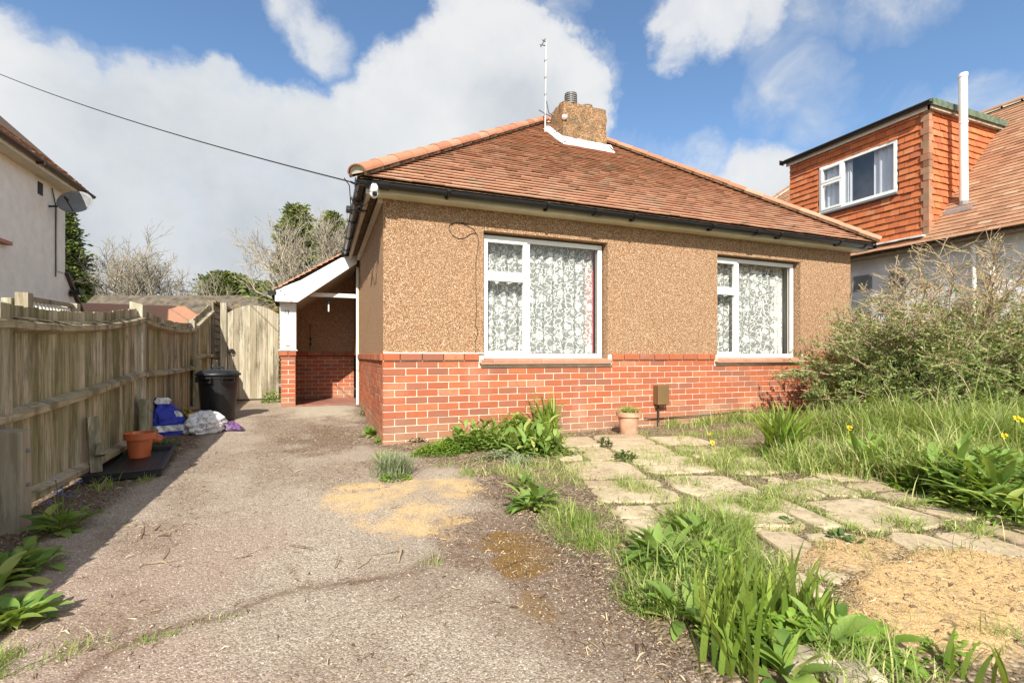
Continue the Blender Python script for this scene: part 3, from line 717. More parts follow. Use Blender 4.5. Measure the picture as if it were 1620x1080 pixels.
dw.tube(smoothp([wp(*p) for p in pts]), .0035, 5); dw.tube(smoothp([wp(*p) for p in ((728, 352), (738, 357), (748, 362), (754, 370))]), .003, 5)
dw.build('wall_cable', 'rubber_cable', bung)
# hose along the wall base
hz_ = MB(); hz_.tube(smoothp([PY(px, py, -.03) for px, py in ((1020, 661), (1032, 662), (1060, 660), (1090, 658), (1120, 656), (1150, 653), (1170, 650), (1200, 652), (1225, 650), (1245, 646), (1275, 648), (1300, 650))]), .007, 6)
tag(hz_.build('hose', 'rubber_cable', org=(5, -.03, 0)), 'thin black cable trailing along the foot of the brick wall right of the meter box', 'cable')
# overhead cable
oc = MB(); a = PD(-60, 92, 9.0); b = cab_end; P = []
for i in range(25):
    t = i/24; p = a.lerp(b, t); p.z -= .35*4*t*(1-t)*.35; P.append(p)
oc.tube(P, .007, 5); oc.tube([P[-1], P[-1]+Vector((.06, .03, -.01))], .01, 6)
tag(oc.build('overhead_cable', 'rubber_cable', org=tuple(b)), 'black overhead telephone cable sloping down to the bungalow eave', 'cable')
# ================================================================== FENCE (left)
FP = [(-2.13, -4.6), (-2.207, -1.74), (-2.343, .888), (-2.502, 3.819), (-2.46, 5.0)]
# per post: top z ; per bay: panel top at both ends + sag
fence = empty('fence', (-2.34, .9, 0)); tag(fence, 'weathered close boarded timber fence with sagging rails along the left side of the drive', 'fence')
def lerp(a, b, t): return a+(b-a)*t
bays = [(0, 1, 1.16, 1.19, .03, (.10, .56, 1.06), (.10, .58, 1.09)),
        (1, 2, 1.20, 1.415, .05, (.10, .58, 1.09), (.10, .735, 1.29)),
        (2, 3, 1.40, 1.44, .05, (.08, .72, 1.28), (.10, .73, 1.32)),
        (3, 4, 1.47, 1.86, .0, (.12, .90, 1.34), (.12, .92, 1.72))]
for (i0, i1, ta, tb, sag, ra, rb) in bays:
    a = Vector((*FP[i0], 0)); b = Vector((*FP[i1], 0)); d = b-a; L = d.length; d.normalize(); nrm = Vector((d.y, -d.x, 0))
    m_ = MB(); n = int(L/.088); 
    for k in range(n):
        t0 = k/n; t1 = (k+1)/n+.004; p = a+d*(L*t0+.004); q = a+d*(L*t1+.006)
        top0 = lerp(ta, tb, t0)-sag*4*t0*(1-t0)+random.uniform(-.006, .006); top1 = top0+random.uniform(-.003, .003)+(tb-ta)/n
        lean = random.uniform(-.004, .004); e = random.uniform(0, .004)
        bz = .015+random.uniform(0, .02)
        vs = [p+nrm*(-.004+e)+Z3*bz, q+nrm*(.012+e)+Z3*bz, q+nrm*(.0+e)+Z3*bz, p+nrm*(-.014+e)+Z3*bz]
        vs += [p+nrm*(-.004+e)+Z3*top0+d*lean, q+nrm*(.012+e)+Z3*top1+d*lean, q+nrm*(.0+e)+Z3*top1+d*lean, p+nrm*(-.014+e)+Z3*top0+d*lean]
        m_.add(vs, MB.BF)
    m_.build('board_panel', 'fence_wood', fence)
    for (za, zb, nm) in zip(ra, rb, ('bottom', 'mid', 'top')):
        r_ = MB(); K = 8
        for k in range(K):
            t0, t1 = k/K, (k+1)/K; w_ = lambda t: .03 if nm == 'top' else .0
            sg = sag*(1.0 if nm == 'top' else .3)
            p = a+d*(L*t0)+nrm*.045+Z3*(lerp(za, zb, t0)-sg*4*t0*(1-t0)); q = a+d*(L*t1+.001)+nrm*.045+Z3*(lerp(za, zb, t1)-sg*4*t1*(1-t1))
            up = Vector((0, 0, 1))
            # arris: triangular section
            if nm != 'bottom' or True:
                s_ = .042
                v1 = [p+nrm*-.035+up*s_, p+nrm*-.035-up*s_, p+nrm*.03-up*.018, p+nrm*.03+up*.02, q+nrm*-.035+up*s_, q+nrm*-.035-up*s_, q+nrm*.03-up*.018, q+nrm*.03+up*.02]
                r_.add(v1, MB.BF, 0, .3)
        r_.build('rail', 'fence_rail', fence)
    if i0 == 1 or i0 == 2 or i0 == 0:   # splintered shakes lying along the top rail
        s_ = MB(); n2 = int(L/.07)
        for k in range(n2):
            t0 = (k+random.uniform(-.3, .3))/n2; z = lerp(ra[2], rb[2], t0)-sag*4*t0*(1-t0)
            p = a+d*(L*t0)+nrm*.018+Z3*(z+.045); q = p+d*random.uniform(.06, .2)+nrm*random.uniform(.03, .06)-Z3*random.uniform(.0, .03)
            s_.bar(p, q, random.uniform(.02, .045), .006)
        s_.build('rail_splinters', 'gate_wood', fence)
post_tops = [1.2, 1.23, 1.47, 1.50, 1.93]
for (x, y), zt in zip(FP, post_tops):
    m_ = MB(); dd = .055
    m_.add([(x-.05, y-dd, -.1), (x+.06, y-dd, -.1), (x+.06, y+dd, -.1), (x-.05, y+dd, -.1), (x-.05, y-dd, zt), (x+.06, y-dd, zt-.03), (x+.06, y+dd, zt-.03), (x-.05, y+dd, zt)], MB.BF)
    m_.build('post', 'post_wood', fence, bevel=.004)
def spur(x, y, zt, wx=.10, wy=.10, bolts=True):
    m_ = MB(); m_.add([(x-wx/2, y-wy/2, -.1), (x+wx/2, y-wy/2, -.1), (x+wx/2, y+wy/2, -.1), (x-wx/2, y+wy/2, -.1), (x-wx/2, y-wy/2, zt), (x+wx/2, y-wy/2, zt-.02), (x+wx/2, y+wy/2, zt-.02), (x-wx/2, y+wy/2, zt)], MB.BF)
    o = m_.build('repair_spur', 'post_wood', fence, bevel=.005)
    if bolts:
        for z in (zt-.12, zt-.3): b_ = MB(); b_.tube([(x+wx/2-.002, y, z), (x+wx/2+.014, y, z)], .011, 6); b_.build('bolt', 'metal_dull', o)
spur(-2.09, -1.80, .54, .10, .10); spur(-2.235, .76, .49, .09, .1); spur(-2.40, 3.72, .88, .1, .1); spur(-2.37, 4.93, .86, .08, .08, False)
# broken stake leaning at the fence
bk = MB(); s0 = G(112, 800); bk.bar((-2.16, -.62, .05), (-2.20, -.56, .46), .07, .05); bk.bar((-2.12, -.66, .18), (-2.14, -.62, .27), .06, .05, 0, None, (0, 0, 1), .02, .02)
bk.build('broken_stake', 'post_wood', fence)
# far fence with horizontal boards, and the gate post
ff = empty('lap_fence', (-2.44, 6.2, 0)); tag(ff, 'tall fence of overlapping horizontal boards running back behind the gate', 'fence')
m_ = MB()
for k in range(14):
    z = .12+k*.125; m_.add([(-2.43, 5.06, z), (-2.40, 8.2, z), (-2.42, 8.2, z+.14), (-2.455, 5.06, z+.14), (-2.45, 5.06, z), (-2.42, 8.2, z), (-2.43, 8.2, z+.14), (-2.465, 5.06, z+.14)], MB.BF)
m_.build('lap_boards', 'fence_rail', ff)
m_ = MB(); m_.bar((-2.42, 5.06, 1.9), (-2.41, 8.2, 1.9), .06, .05); m_.build('top_rail', 'fence_rail', ff)
gate = empty('garden_gate', (-1.78, 5.0, 0)); tag(gate, 'arched pale timber side gate with an iron ring handle, between fence and porch', 'gate')
m_ = MB(); n = 9; gx0, gx1 = -2.19, -1.345
for k in range(n):
    a = lerp(gx0, gx1, k/n)+.002; b = lerp(gx0, gx1, (k+1)/n)-.002; vs = []
    zt = lambda x: 1.70+.155*(1-((x-(gx0+gx1)/2)/((gx1-gx0)/2))**2)
    m_.prism([(a, 5.0, .12), (b, 5.0, .12), (b, 5.0, zt(b)), ((a+b)/2, 5.0, zt((a+b)/2)), (a, 5.0, zt(a))], (0, .022, 0))
m_.build('gate_boards', 'gate_wood', gate, bevel=.0015)
m_ = MB()
for z in (.4, 1.4): m_ = MB(); m_.box(gx0, gx1, 5.024, 5.06, z, z+.12); m_.build('ledge', 'gate_wood', gate)
m_ = MB(); hx = -2.12; P = [(hx+.045*math.cos(t), 4.975-.012*math.sin(t/2), .99+.05*math.sin(t)) for t in [2*math.pi*i/14 for i in range(15)]]
m_.tube(P, .009, 6); m_.lathe((hx, 4.995, 1.0), [(.03, 0), (.03, .012)], 12, tilt=Matrix.Rotation(R(90), 3, 'X')); m_.build('ring_handle', 'black_iron', gate)
m_ = MB(); m_.box(-2.30, -2.20, 4.97, 5.07, -.1, 1.88); tag(m_.build('gate_post', 'post_wood', None, (-2.25, 5.02, 0), bevel=.004), 'square sunlit timber post the arched gate hangs from', 'post')

# ================================================================== LOOSE THINGS ON THE DRIVE
def gz(x, y): return float(rise(np.array([x]), np.array([y]))[0])
bx, by = -1.88, 2.36; bz = gz(bx, by)+.005
dbin = empty('dustbin', (bx, by, bz)); tag(dbin, 'black round plastic dustbin with lid standing by the fence', 'dustbin')
m_ = MB(); prof = [(.185, 0), (.19, .01), (.235, .56), (.245, .56), (.245, .585), (.238, .585), (.24, .60)]
n = 48; vs = []; fs = []
for (rr, z) in prof:
    for j in range(n):
        t = 2*math.pi*j/n; g_ = 0 if z > .5 or z < .02 else (-.006 if (j % 6) < 1 else .002)
        vs.append((bx+(rr+g_)*math.cos(t), by+(rr+g_)*math.sin(t), bz+z))
for i in range(len(prof)-1):
    for j in range(n): fs.append((i*n+j, i*n+(j+1) % n, (i+1)*n+(j+1) % n, (i+1)*n+j))
fs.append(tuple(range(n-1, -1, -1))); m_.add(vs, fs); m_.build('bin_body', 'black_plastic', dbin)
m_ = MB(); m_.lathe((bx, by, bz+.60), [(.262, -.01), (.268, .0), (.268, .018), (.25, .026), (.235, .045), (.2, .062), (.12, .07), (.0001, .072)], 40); lid = m_.build('bin_lid', 'black_plastic', dbin, smooth=True)
m_ = MB(); m_.tube([(bx-.07, by-.02, bz+.66), (bx-.06, by-.02, bz+.70), (bx+.06, by-.02, bz+.70), (bx+.07, by-.02, bz+.66)], .014, 8); m_.build('lid_handle', 'black_plastic', lid)
for ang in (-115, -55, 60, 150):
    m_ = MB(); t = R(ang); c = Vector((bx+.245*math.cos(t), by+.245*math.sin(t), bz+.53)); tg = Vector((-math.sin(t), math.cos(t), 0)); nr = Vector((math.cos(t), math.sin(t), 0))
    m_.lbox(c, tg, Z3, nr, -.085, .085, .025, .04, -.01, .03); m_.lbox(c, tg, Z3, nr, -.085, .085, -.03, -.018, -.01, .03); m_.lbox(c, tg, Z3, nr, -.085, -.073, -.02, .03, -.01, .03); m_.lbox(c, tg, Z3, nr, .073, .085, -.02, .03, -.01, .03)
    m_.build('grip', 'black_plastic', dbin, bevel=.003)
# tray
c4 = [G(178, 746, .03), G(255, 748, .03), G(277, 709, .03)]; c4.append(c4[0]+(c4[2]-c4[1]))
tc = sum(c4, Vector())/4; tray = MB()
uy = (c4[2]-c4[1]); lx, ly = .46, uy.length; uy.normalize(); ux = uy.cross(Z3)
O = c4[1]-ux*lx; O.z = .012
tb = lambda a, b, c, d, z0, z1: tray.lbox(O, ux, uy, Z3, a, b, c, d, z0, z1)
tb(0, lx, 0, ly, 0, .012)
for (a, b, c, d) in ((0, lx, 0, .02), (0, lx, ly-.02, ly), (0, .02, .02, ly-.02), (lx-.02, lx, .02, ly-.02)): tb(a, b, c, d, .0121, .05)
tb(-.012, lx+.012, -.012, .012, .044, .056); tb(-.012, lx+.012, ly-.012, ly+.012, .044, .056); tb(-.012, .012, .013, ly-.013, .044, .056); tb(lx-.012, lx+.012, .013, ly-.013, .044, .056)
for k in range(9): tb(.03+k*(lx-.06)/9, .045+k*(lx-.06)/9, .03, ly-.03, .0122, .017)
tag(tray.build('seed_tray', 'black_plastic', None, (tc.x, tc.y, 0), bevel=.003), 'large flat black plastic tray on the ground under the orange pot', 'tray')
# pots
def pot(name, c, h, r0, r1, rim, m_, tilt=None, wall=.006):
    b = MB(); prof = [(r0, 0), (lerp(r0, r1, .75), h*.78), (r1+.0, h-rim), (r1+.012, h-rim), (r1+.014, h), (r1+.014-wall, h), (lerp(r0, r1, .7), h*.72), (r0*.9, h*.7)]
    b.lathe((0, 0, 0), prof, 32, tilt=tilt)
    b.v = [(v[0]+c[0], v[1]+c[1], v[2]+c[2]) for v in b.v]; return b
c = G(221, 722, .03); potc = (c.x, c.y, .028)
o = pot('plant_pot', potc, .215, .078, .102, .055, 'orange_plastic').build('plant_pot', 'orange_plastic', None, potc, smooth=False); tag(o, 'empty orange plastic plant pot standing on the black tray', 'plant pot')
c = G(254, 704); T = Matrix.Rotation(R(-62), 3, 'Y') @ Matrix.Rotation(R(20), 3, 'X')
o = pot('plant_pot', (c.x, c.y, .05), .15, .05, .07, .03, '', T).build('plant_pot', 'orange_plastic', None, (c.x, c.y, 0)); tag(o, 'small orange plastic pot lying on its side beside the blue bag', 'plant pot')
c = G(999, 690); pc_ = (c.x, c.y+.06, -.01)
clay = empty('clay_pot', pc_); tag(clay, 'old terracotta pot with dry grass in it against the brick wall', 'plant pot')
pot('', pc_, .285, .088, .125, .05, '', None, .012).build('pot_body', 'clay_pot', clay)
b = MB(); b.lathe((pc_[0], pc_[1], pc_[2]+.235), [(.118, 0), (.06, .015), (.001, .02)], 20); b.build('pot_soil', 'dead_bits', clay)
# blue compost bag
def bag(name, c, prof, sq, yaw, mats, label, cat_, crease=.012, bands=None, lean=(0, 0)):
    n = 48; vs = []; fs = []; ms = []; zz = [p_[2] for p_ in prof]; q_ = np.linspace(0, zz[-1], 26); prof = [(float(np.interp(z_, zz, [p_[0] for p_ in prof])), float(np.interp(z_, zz, [p_[1] for p_ in prof])), float(z_)) for z_ in q_]; k = len(prof)
    for i, (rx, ry, z) in enumerate(prof):
        for j in range(n):
            t = 2*math.pi*j/n; cr = crease*(math.sin(5*t+z*21)+.7*math.sin(9*t-z*37+1)+.6*math.sin(13*t+z*60)+.5*math.sin(3*t-z*90))
            p = Vector(((rx+cr)*np.sign(math.cos(t))*abs(math.cos(t))**sq, (ry+cr)*np.sign(math.sin(t))*abs(math.sin(t))**sq, z)); p = Matrix.Rotation(yaw, 3, 'Z') @ p
            vs.append(Vector(c)+p+Vector((lean[0]*z, lean[1]*z, 0)))
    b = MB()
    for i in range(k-1):
        for j in range(n): b.add([], [], 0)
    base = 0; b.v = [tuple(v) for v in vs]
    for i in range(k-1):
        for j in range(n):
            b.f.append((i*n+j, i*n+(j+1) % n, (i+1)*n+(j+1) % n, (i+1)*n+j)); b.m.append(bands(prof[i][2], j/n) if bands else 0); b.r.append(random.random())
    b.f.append(tuple((k-1)*n+j for j in range(n))); b.m.append(0); b.r.append(.5)
    o = b.build(name, mats, None, (c[0], c[1], 0), smooth=True); return tag(o, label, cat_)
c = G(273, 690); 
bag('compost_bag', (c.x-.01, c.y+.05, .01), [(.13, .07, 0), (.15, .085, .04), (.15, .085, .12), (.145, .08, .2), (.135, .07, .26), (.11, .055, .30), (.07, .045, .33), (.06, .04, .36), (.075, .03, .39), (.05, .015, .43)], .55, .35, ['bag_blue', 'white_bag'], 'blue and white plastic compost bag, half empty and slumped by the fence', 'bag', .011, lambda z, t: 1 if (.045 < z < .115) or (z > .35 and t > .6) or (.2 < z < .27 and .80 < t < .9) else 0, (-.28, .1))
c = G(322, 688)
bag('carrier_bag', (c.x, c.y+.08, .02), [(.17, .13, 0), (.2, .15, .05), (.2, .16, .12), (.17, .13, .18), (.11, .09, .23), (.03, .03, .255)], .85, .5, ['bag_print'], 'crumpled white and purple plastic bag lying in front of the dustbin', 'bag', .02)
c = G(355, 685); b = MB()
for k in range(3):
    p = Vector((c.x-.06+k*.05, c.y+.02, .03)); q = p+Vector((.16, -.03-.03*k, .01)); b.add([p, q, q+Vector((.02, .08, .0)), p+Vector((-.02, .12, .09)), p+Vector((.05, .05, .10))], [(0, 1, 4), (1, 2, 4), (2, 3, 4), (3, 0, 4)])
tag(b.build('bag_scrap', 'purple_print', None, (c.x, c.y, 0), fixn=False), 'torn dark purple plastic flap lying at the foot of the dustbin', 'plastic scrap')
c = G(306, 668, .03); b = MB()
b.add([(c.x-.06, c.y, .02), (c.x+.06, c.y+.02, .02), (c.x+.065, c.y+.03, .17), (c.x+.02, c.y+.01, .15), (c.x-.02, c.y+.0, .17), (c.x-.10, c.y-.03, .25), (c.x-.06, c.y+.07, .02), (c.x+.06, c.y+.09, .02), (c.x+.065, c.y+.06, .16), (c.x-.06, c.y+.05, .18)], [(0, 1, 2, 3, 4, 5), (6, 9, 8, 7), (0, 6, 9, 5), (1, 7, 8, 2)])
tag(b.build('yellow_tub', 'yellow_plastic', None, (c.x, c.y, 0), fixn=False), 'broken yellow plastic piece standing between fence and dustbin', 'plastic piece')
# dark bin bag + post beneath the shrub
c = Vector((6.72, -.42, 0)); bag('bin_bag', (c.x, c.y, 0), [(.2, .16, 0), (.24, .2, .08), (.23, .19, .2), (.19, .15, .3), (.1, .08, .37), (.02, .02, .39)], .9, .3, ['black_plastic'], 'black bin bag dumped under the shrub beside the house corner', 'bag', .02)
b = MB(); b.bar((6.42, -.34, 0), (6.42, -.34, .42), .07, .09); tag(b.build('timber_stub', 'bark', None, (6.42, -.34, 0), bevel=.004), 'short brown timber stub standing by the bin bag under the shrub', 'post')

# ================================================================== NEIGHBOUR LEFT
nl = empty('white_house', (-9, 6, 0)); tag(nl, 'cream rendered two storey house with dark gutter and satellite dish beyond the left fence', 'house')
WXL = -6.51; YB = 10.1; EZL = 5.03
b = MB(); b.box(-13, WXL, -6, YB, -.3, EZL)
b.prism([(WXL, YB-.01, -.3), (WXL, YB-.01, 2.95), (WXL, YB+2.3, .4), (WXL, YB+2.3, -.3)], (-6, 0, 0))
b.build('rendered_wall', 'render_white', nl, bevel=0)
b = MB(); b.add([(WXL+.42, -6, EZL+.02), (WXL+.42, YB+.3, EZL+.02), (WXL-3, YB+.3, EZL+3.3), (WXL-3, -6, EZL+3.3)], [(0, 1, 2, 3)])
ro = MB(); tile_field(ro, (WXL+.42, 0, EZL+.02), (0, 1, 0), (-.72, 0, .694), (.694, 0, .72), 8, lambda v: -2.5, lambda v: YB+.32, tilt=.02)
for q in range(len(b.f)): pass
ro.add(b.v, [(0, 1, 2, 3)], 1)
ro.build('roof', ['old_tile', 'dead_bits'], nl, fixn=False)
b = MB(); b.box(WXL, WXL+.33, -6, YB+.28, EZL-.10, EZL-.08); b.box(WXL+.33, WXL+.345, -6, YB+.3, EZL-.12, EZL+.0); b.box(WXL-.1, WXL+.345, YB+.01, YB+.04, EZL-.12, EZL-.0); b.build('soffit_board', 'soffit_cream', nl)
b = MB(); gutter(b, (WXL+.41, -6, EZL+.01), (WXL+.41, YB+.42, EZL+.01), .065, (1, 0, 0))
for y in range(-2, 11, 2): b.box(WXL+.34, WXL+.48, y-.03, y+.03, EZL-.08, EZL-.01)
b.build('gutter', 'brown_gutter', nl)
b = MB(); b.box(WXL-.0, WXL+.012, 8.85, 9.05, EZL-.48, EZL-.2); b.build('air_vent', 'black_iron', nl)
b = MB(); b.box(WXL, WXL+.03, 9.65, 9.98, 2.95, EZL-.5); b.build('cable_cover', 'render_white', nl); b = MB(); b.tube([(WXL+.02, 9.6, 2.8), (WXL+.02, 9.6, 4.5), (WXL+.03, 9.4, 4.85)], .012, 5); b.build('cable', 'rubber_cable', nl)
b = MB(); b.bar((WXL+.01, YB-.02, 2.98), (WXL+.01, YB+2.32, .38), .14, .07); b.build('verge', 'brown_gutter', nl)
# satellite dish
dc = PX(121, 322, WXL+.55); dd = Vector((-.15, -.93, .33)).normalized(); q = dd.to_track_quat('Z', 'Y').to_matrix()
b = MB(); prof = [(.001, 0), (.15, .012), (.3, .045), (.36, .068), (.365, .066), (.3, .035), (.15, .002), (.001, -.01)]
S = Matrix.Diagonal((1.0, .82, 1)); b.lathe(dc, prof, 32, tilt=q @ S); do = b.build('satellite_dish', 'metal_dish' if 'metal_dish' in M else 'lead', nl, smooth=True)
b = MB(); foc = dc+dd*.42-Z3*.12; b.tube([dc-Z3*.30+dd*.03, foc], .013, 6); b.tube([foc, foc-dd*.10], .03, 8); b.tube([dc-dd*.02, dc-dd*.1, Vector((WXL, dc.y+.1, dc.z-.1))], .025, 6); b.build('dish_arm', 'black_plastic', do)
# floodlight, small window
b = MB(); p = PX(110, 463, WXL+.02); b.tube([p, p+Vector((.10, 0, .02))], .03, 8); b.lathe(p+Vector((.18, -.02, .02)), [(.04, -.12), (.06, -.04), (.1, .06)], 14, tilt=Matrix.Rotation(R(75), 3, 'Y')); b.lathe(p+Vector((.02, .05, 0)), [(.10, 0), (.1, .02)], 14, tilt=Matrix.Rotation(R(90), 3, 'Y')); b.build('wall_lamp', 'black_iron', nl)
p0 = PX(28, 457, WXL); p1 = PX(80, 469, WXL); b = MB(); b.box(WXL-.02, WXL+.03, p0.y, p1.y, 1.0, 1.98); b.box(WXL, WXL+.08, p0.y-.05, p1.y+.1, 2.0, 2.04, 1)
wo = b.build('window', ['upvc', 'black_iron'], nl); b = MB(); 
for i in range(2):
    ya = lerp(p0.y, p1.y, i/2)+.1; yb = lerp(p0.y, p1.y, (i+1)/2)-.05; b.box(WXL+.031, WXL+.034, ya, yb, 1.1, 1.88)
b.build('pane', 'lead', wo)
b = MB(); p = PX(2, 382, WXL); b.box(WXL, WXL+.12, p.y-2, p.y+.12, p.z-.05, p.z+.02); b.build('window_sill', 'sill_tile', nl)
# neighbour's pale wooden balustrade behind the fence
nb = empty('balustrade', (-3.6, 2.0, 0)); tag(nb, 'pale timber deck balustrade with pickets showing above the fence', 'balustrade')
pa = PD(38, 463, 5.6); pb = PD(112, 480, 7.6)
for (q_, a_, c_, z_) in ((pa, -.06, .06, 0), (Vector(pa)-Vector((.12, .03, 0)), -.045, .045, -.07), (pb, -.1, .1, 0)): b = MB(); b.box(q_[0]+a_, q_[0]+c_, q_[1]-.055, q_[1]+.055, -.1, q_[2]+z_); b.build('newel', 'gate_wood', nb, bevel=.004)
b = MB(); b.bar(Vector(pa)-Z3*.06, Vector(pb)-Z3*.03, .07, .05); b.build('handrail', 'gate_wood', nb)
b = MB()
for i in range(1, 14):
    p = Vector(pa).lerp(Vector(pb), i/14); b.box(p.x-.018, p.x+.018, p.y-.018, p.y+.018, .3, p.z-.08)
b.build('pickets', 'white_paint', nb)
# low tiled outbuilding beyond the fence
ob_ = empty('garage', (-5, 13, 0)); tag(ob_, 'low outbuilding with hipped terracotta tiled roof behind the fence', 'garage')
za = PD(180, 481, 12); b = MB(); cx, cy, cz = PD(200, 482, 13); hw, hd = 3.0, 2.4
def hiproof(m_, cx, cy, ze, zr_, hw, hd, rl, mi=0):
    a = [(cx-hw, cy-hd, ze), (cx+hw, cy-hd, ze), (cx+hw, cy+hd, ze), (cx-hw, cy+hd, ze), (cx-rl, cy, zr_), (cx+rl, cy, zr_)]
    m_.add(a, [(0, 1, 5, 4), (1, 2, 5), (2, 3, 4, 5), (3, 0, 4)], mi, .3)
hiproof(b, cx-.2, cy+1, 1.35, cz+.1, 2.9, 2.2, 1.3); b.box(cx-2.8, cx+2.4, cy-.9, cy+2.9, 0, 1.33, 1)
b.build('garage_shell', ['tile_edge', 'render_white'], ob_)
g2 = empty('shed', (-2, 16, 0)); tag(g2, 'long low dark roofed building behind the garden gate with bare climber on it', 'shed')
p0 = PD(150, 470, 26); p1 = PD(450, 471, 26)
b = MB(); dv = (Vector(p1)-Vector(p0)); dv.z = 0; bk_ = Vector((-dv.y, dv.x, 0)).normalized()
A = Vector(p0); B_ = Vector(p1); zt_ = 4.15
b.add([(A.x, A.y, zt_), (B_.x, B_.y, zt_), tuple(B_-bk_*2.2+Z3*(2.3-B_.z)), tuple(A-bk_*2.2+Z3*(2.3-A.z)), tuple(A+bk_*2.2+Z3*(2.3-A.z)), tuple(B_+bk_*2.2+Z3*(2.3-B_.z))], [(0, 1, 2, 3), (0, 4, 5, 1), (0, 3, 4), (1, 5, 2)])
simple('brown_roof', (.11, .088, .062), .9, var=.4, nscale=3, bmp=.6, bscale=12)
b.build('shed_roof', 'brown_roof', g2)
b2 = MB(); q = bk_*2.0; b2.add([tuple(A-q-Z3*A.z), tuple(B_-q-Z3*B_.z), tuple(B_-q+Z3*(2.32-B_.z)), tuple(A-q+Z3*(2.32-A.z))], [(0, 1, 2, 3)]); b2.build('shed_wall', 'fence_wood', g2)

# ================================================================== NEIGHBOUR RIGHT
nr = empty('dormer_house', (12, 2, 0)); tag(nr, 'white walled house with clay tiled roof and orange tile hung dormer on the right', 'house')
EX, EZR = 9.0, 2.85; RX = 12.0; s2 = math.sqrt(.5)
b = MB(); b.add([(EX+.35, -6, -.2), (EX+.35, 8.5, -.2), (EX+.35, 8.5, 2.95), (EX+.35, -6, 2.95)], [(0, 1, 2, 3)]); b.add([(EX+.35, -6, -.2), (15, -6, -.2), (15, -6, 2.95), (EX+.35, -6, 2.95)], [(0, 1, 2, 3)])
b.build('rendered_wall', 'render_cool', nr, fixn=False)
b = MB(); b.box(EX+.06, EX+.34, -6, 8.5, 2.80, 2.83); b.build('eave_boards', 'bark', nr)
rt = MB(); rowsr = int((RX-EX)/s2/.1)
tile_field(rt, (EX, 0, EZR), (0, -1, 0), (s2, 0, s2), (-s2, 0, s2), rowsr, lambda v: (-2.75 if not True else -8.5+v*s2*1.25), lambda v: 6, L=.135, tilt=.018)
rt.add([(EX, -6, EZR-.012), (EX, 8.5, EZR-.012), (RX, 4.7, EZR+RX-EX-.012), (RX, -6, EZR+RX-EX-.012)], [(0, 1, 2, 3)], 1)
rt.add([(RX, -6, EZR+RX-EX-.012), (RX, 4.7, EZR+RX-EX-.012), (15, 8.5, EZR-.012), (15, -6, EZR-.012)], [(0, 1, 2, 3)], 1); rt.add([(EX, 8.5, EZR-.012), (15, 8.5, EZR-.012), (RX, 4.7, EZR+RX-EX-.012)], [(0, 1, 2)], 1)
rt.build('roof', ['old_tile', 'dead_bits'], nr, fixn=False)
b = MB(); hip(b, (RX, -6, EZR+RX-EX), (RX, 4.7, EZR+RX-EX), .11); hip(b, (EX+.1, 8.35, EZR+.1), (RX, 4.7, EZR+RX-EX), .11); b.build('ridge_tiles', ['old_tile', 'mortar'], nr)
# dormer
DX, DY0, DY1, DZ0, DZ1 = 9.2, .06, 2.71, 3.04, 5.22
dm = MB()
rws = int((DZ1-DZ0)/.115)+1
wy0 = PX(1420, 300, DX).y; wy1 = PX(1297, 300, DX).y; wz1a = PX(1420, 222, DX).z; wz0a = PX(1420, 305, DX).z
wz1b = PX(1297, 264, DX).z; wz0b = PX(1297, 337, DX).z
wz0, wz1 = (wz0a+wz0b)/2, (wz1a+wz1b)/2
print('dormer window', wy0, wy1, wz0a, wz0b, wz1a, wz1b)
# front face: rows with gap at the window
for r_ in range(rws):
    zc = DZ0+(r_+.5)*.115
    spans = [(DY0, DY1)] if not (wz0-.02 < zc < wz1+.02) else [(DY0, wy0-.02), (wy1+.02, DY1)]
    for (a, b_) in spans:
        tile_field(dm, (DX, 0, DZ0+r_*.115), (0, -1, 0), (0, 0, 1), (-1, 0, 0), 1, lambda v: -b_, lambda v: -a, gauge=.115, L=.15, tilt=.026, tw=.165, ro=r_, gap=.003, jit=1.6)
        # stagger by alternating
for (ya, yb, za, zb) in ((DY0, DY1, DZ0-.1, wz0), (DY0, DY1, wz1, DZ1), (DY0, wy0, wz0, wz1), (wy1, DY1, wz0, wz1)): dm.add([(DX+.01, ya, za), (DX+.01, yb, za), (DX+.01, yb, zb), (DX+.01, ya, zb)], [(0, 1, 2, 3)], 1)
# cheek facing -y
for r_ in range(rws):
    zc = DZ0+(r_+.5)*.115
    tile_field(dm, (DX, DY0, DZ0+r_*.115), X3, Z3, (0, -1, 0), 1, lambda v: -.02, lambda v: (zc-EZR)+EX-DX+.03, gauge=.115, L=.15, tilt=.026, ro=r_, gap=.003, jit=1.6)
dm.add([(DX, DY0+.01, DZ0-.1), (EX+DZ1-EZR, DY0+.01, DZ1), (DX, DY0+.01, DZ1)], [(0, 1, 2)], 1)
do_ = dm.build('dormer_cladding', ['hung_tile', 'dead_bits'], nr, fixn=False)
b = MB()   # corner tiles, darker
for r_ in range(rws):
    z = DZ0+r_*.115; jx = random.uniform(-.006, .006); wv_ = .09 if r_ % 2 else .05; b.lbox((DX, DY0, z), Y3, Z3, -X3, -.034, wv_, jx, .112, .012, .038+jx); b.lbox((DX, DY0, z), X3, Z3, -Y3, -.034, .14-wv_, jx, .112, .012, .038+jx)
b.build('corner_tiles', 'tile_edge', nr)
b = MB(); b.box(DX-.10, 11.7, DY0-.10, DY1+.08, DZ1+.045, DZ1+.10); b.box(DX-.08, 11.6, DY0-.125, DY0-.10, DZ1-.01, DZ1+.105); b.build('dormer_flat_roof', 'green_felt', nr, bevel=.004)
b = MB(); b.box(DX-.07, 11.55, DY0-.09, DY0-.03, DZ1-.06, DZ1+.04); b.build('dormer_verge_timber', 'bark_pale', nr)
b = MB(); b.box(DX-.07, DX-.04, DY0-.07, DY1+.05, DZ1-.06, DZ1+.04); b.build('dormer_fascia', 'white_paint', nr)
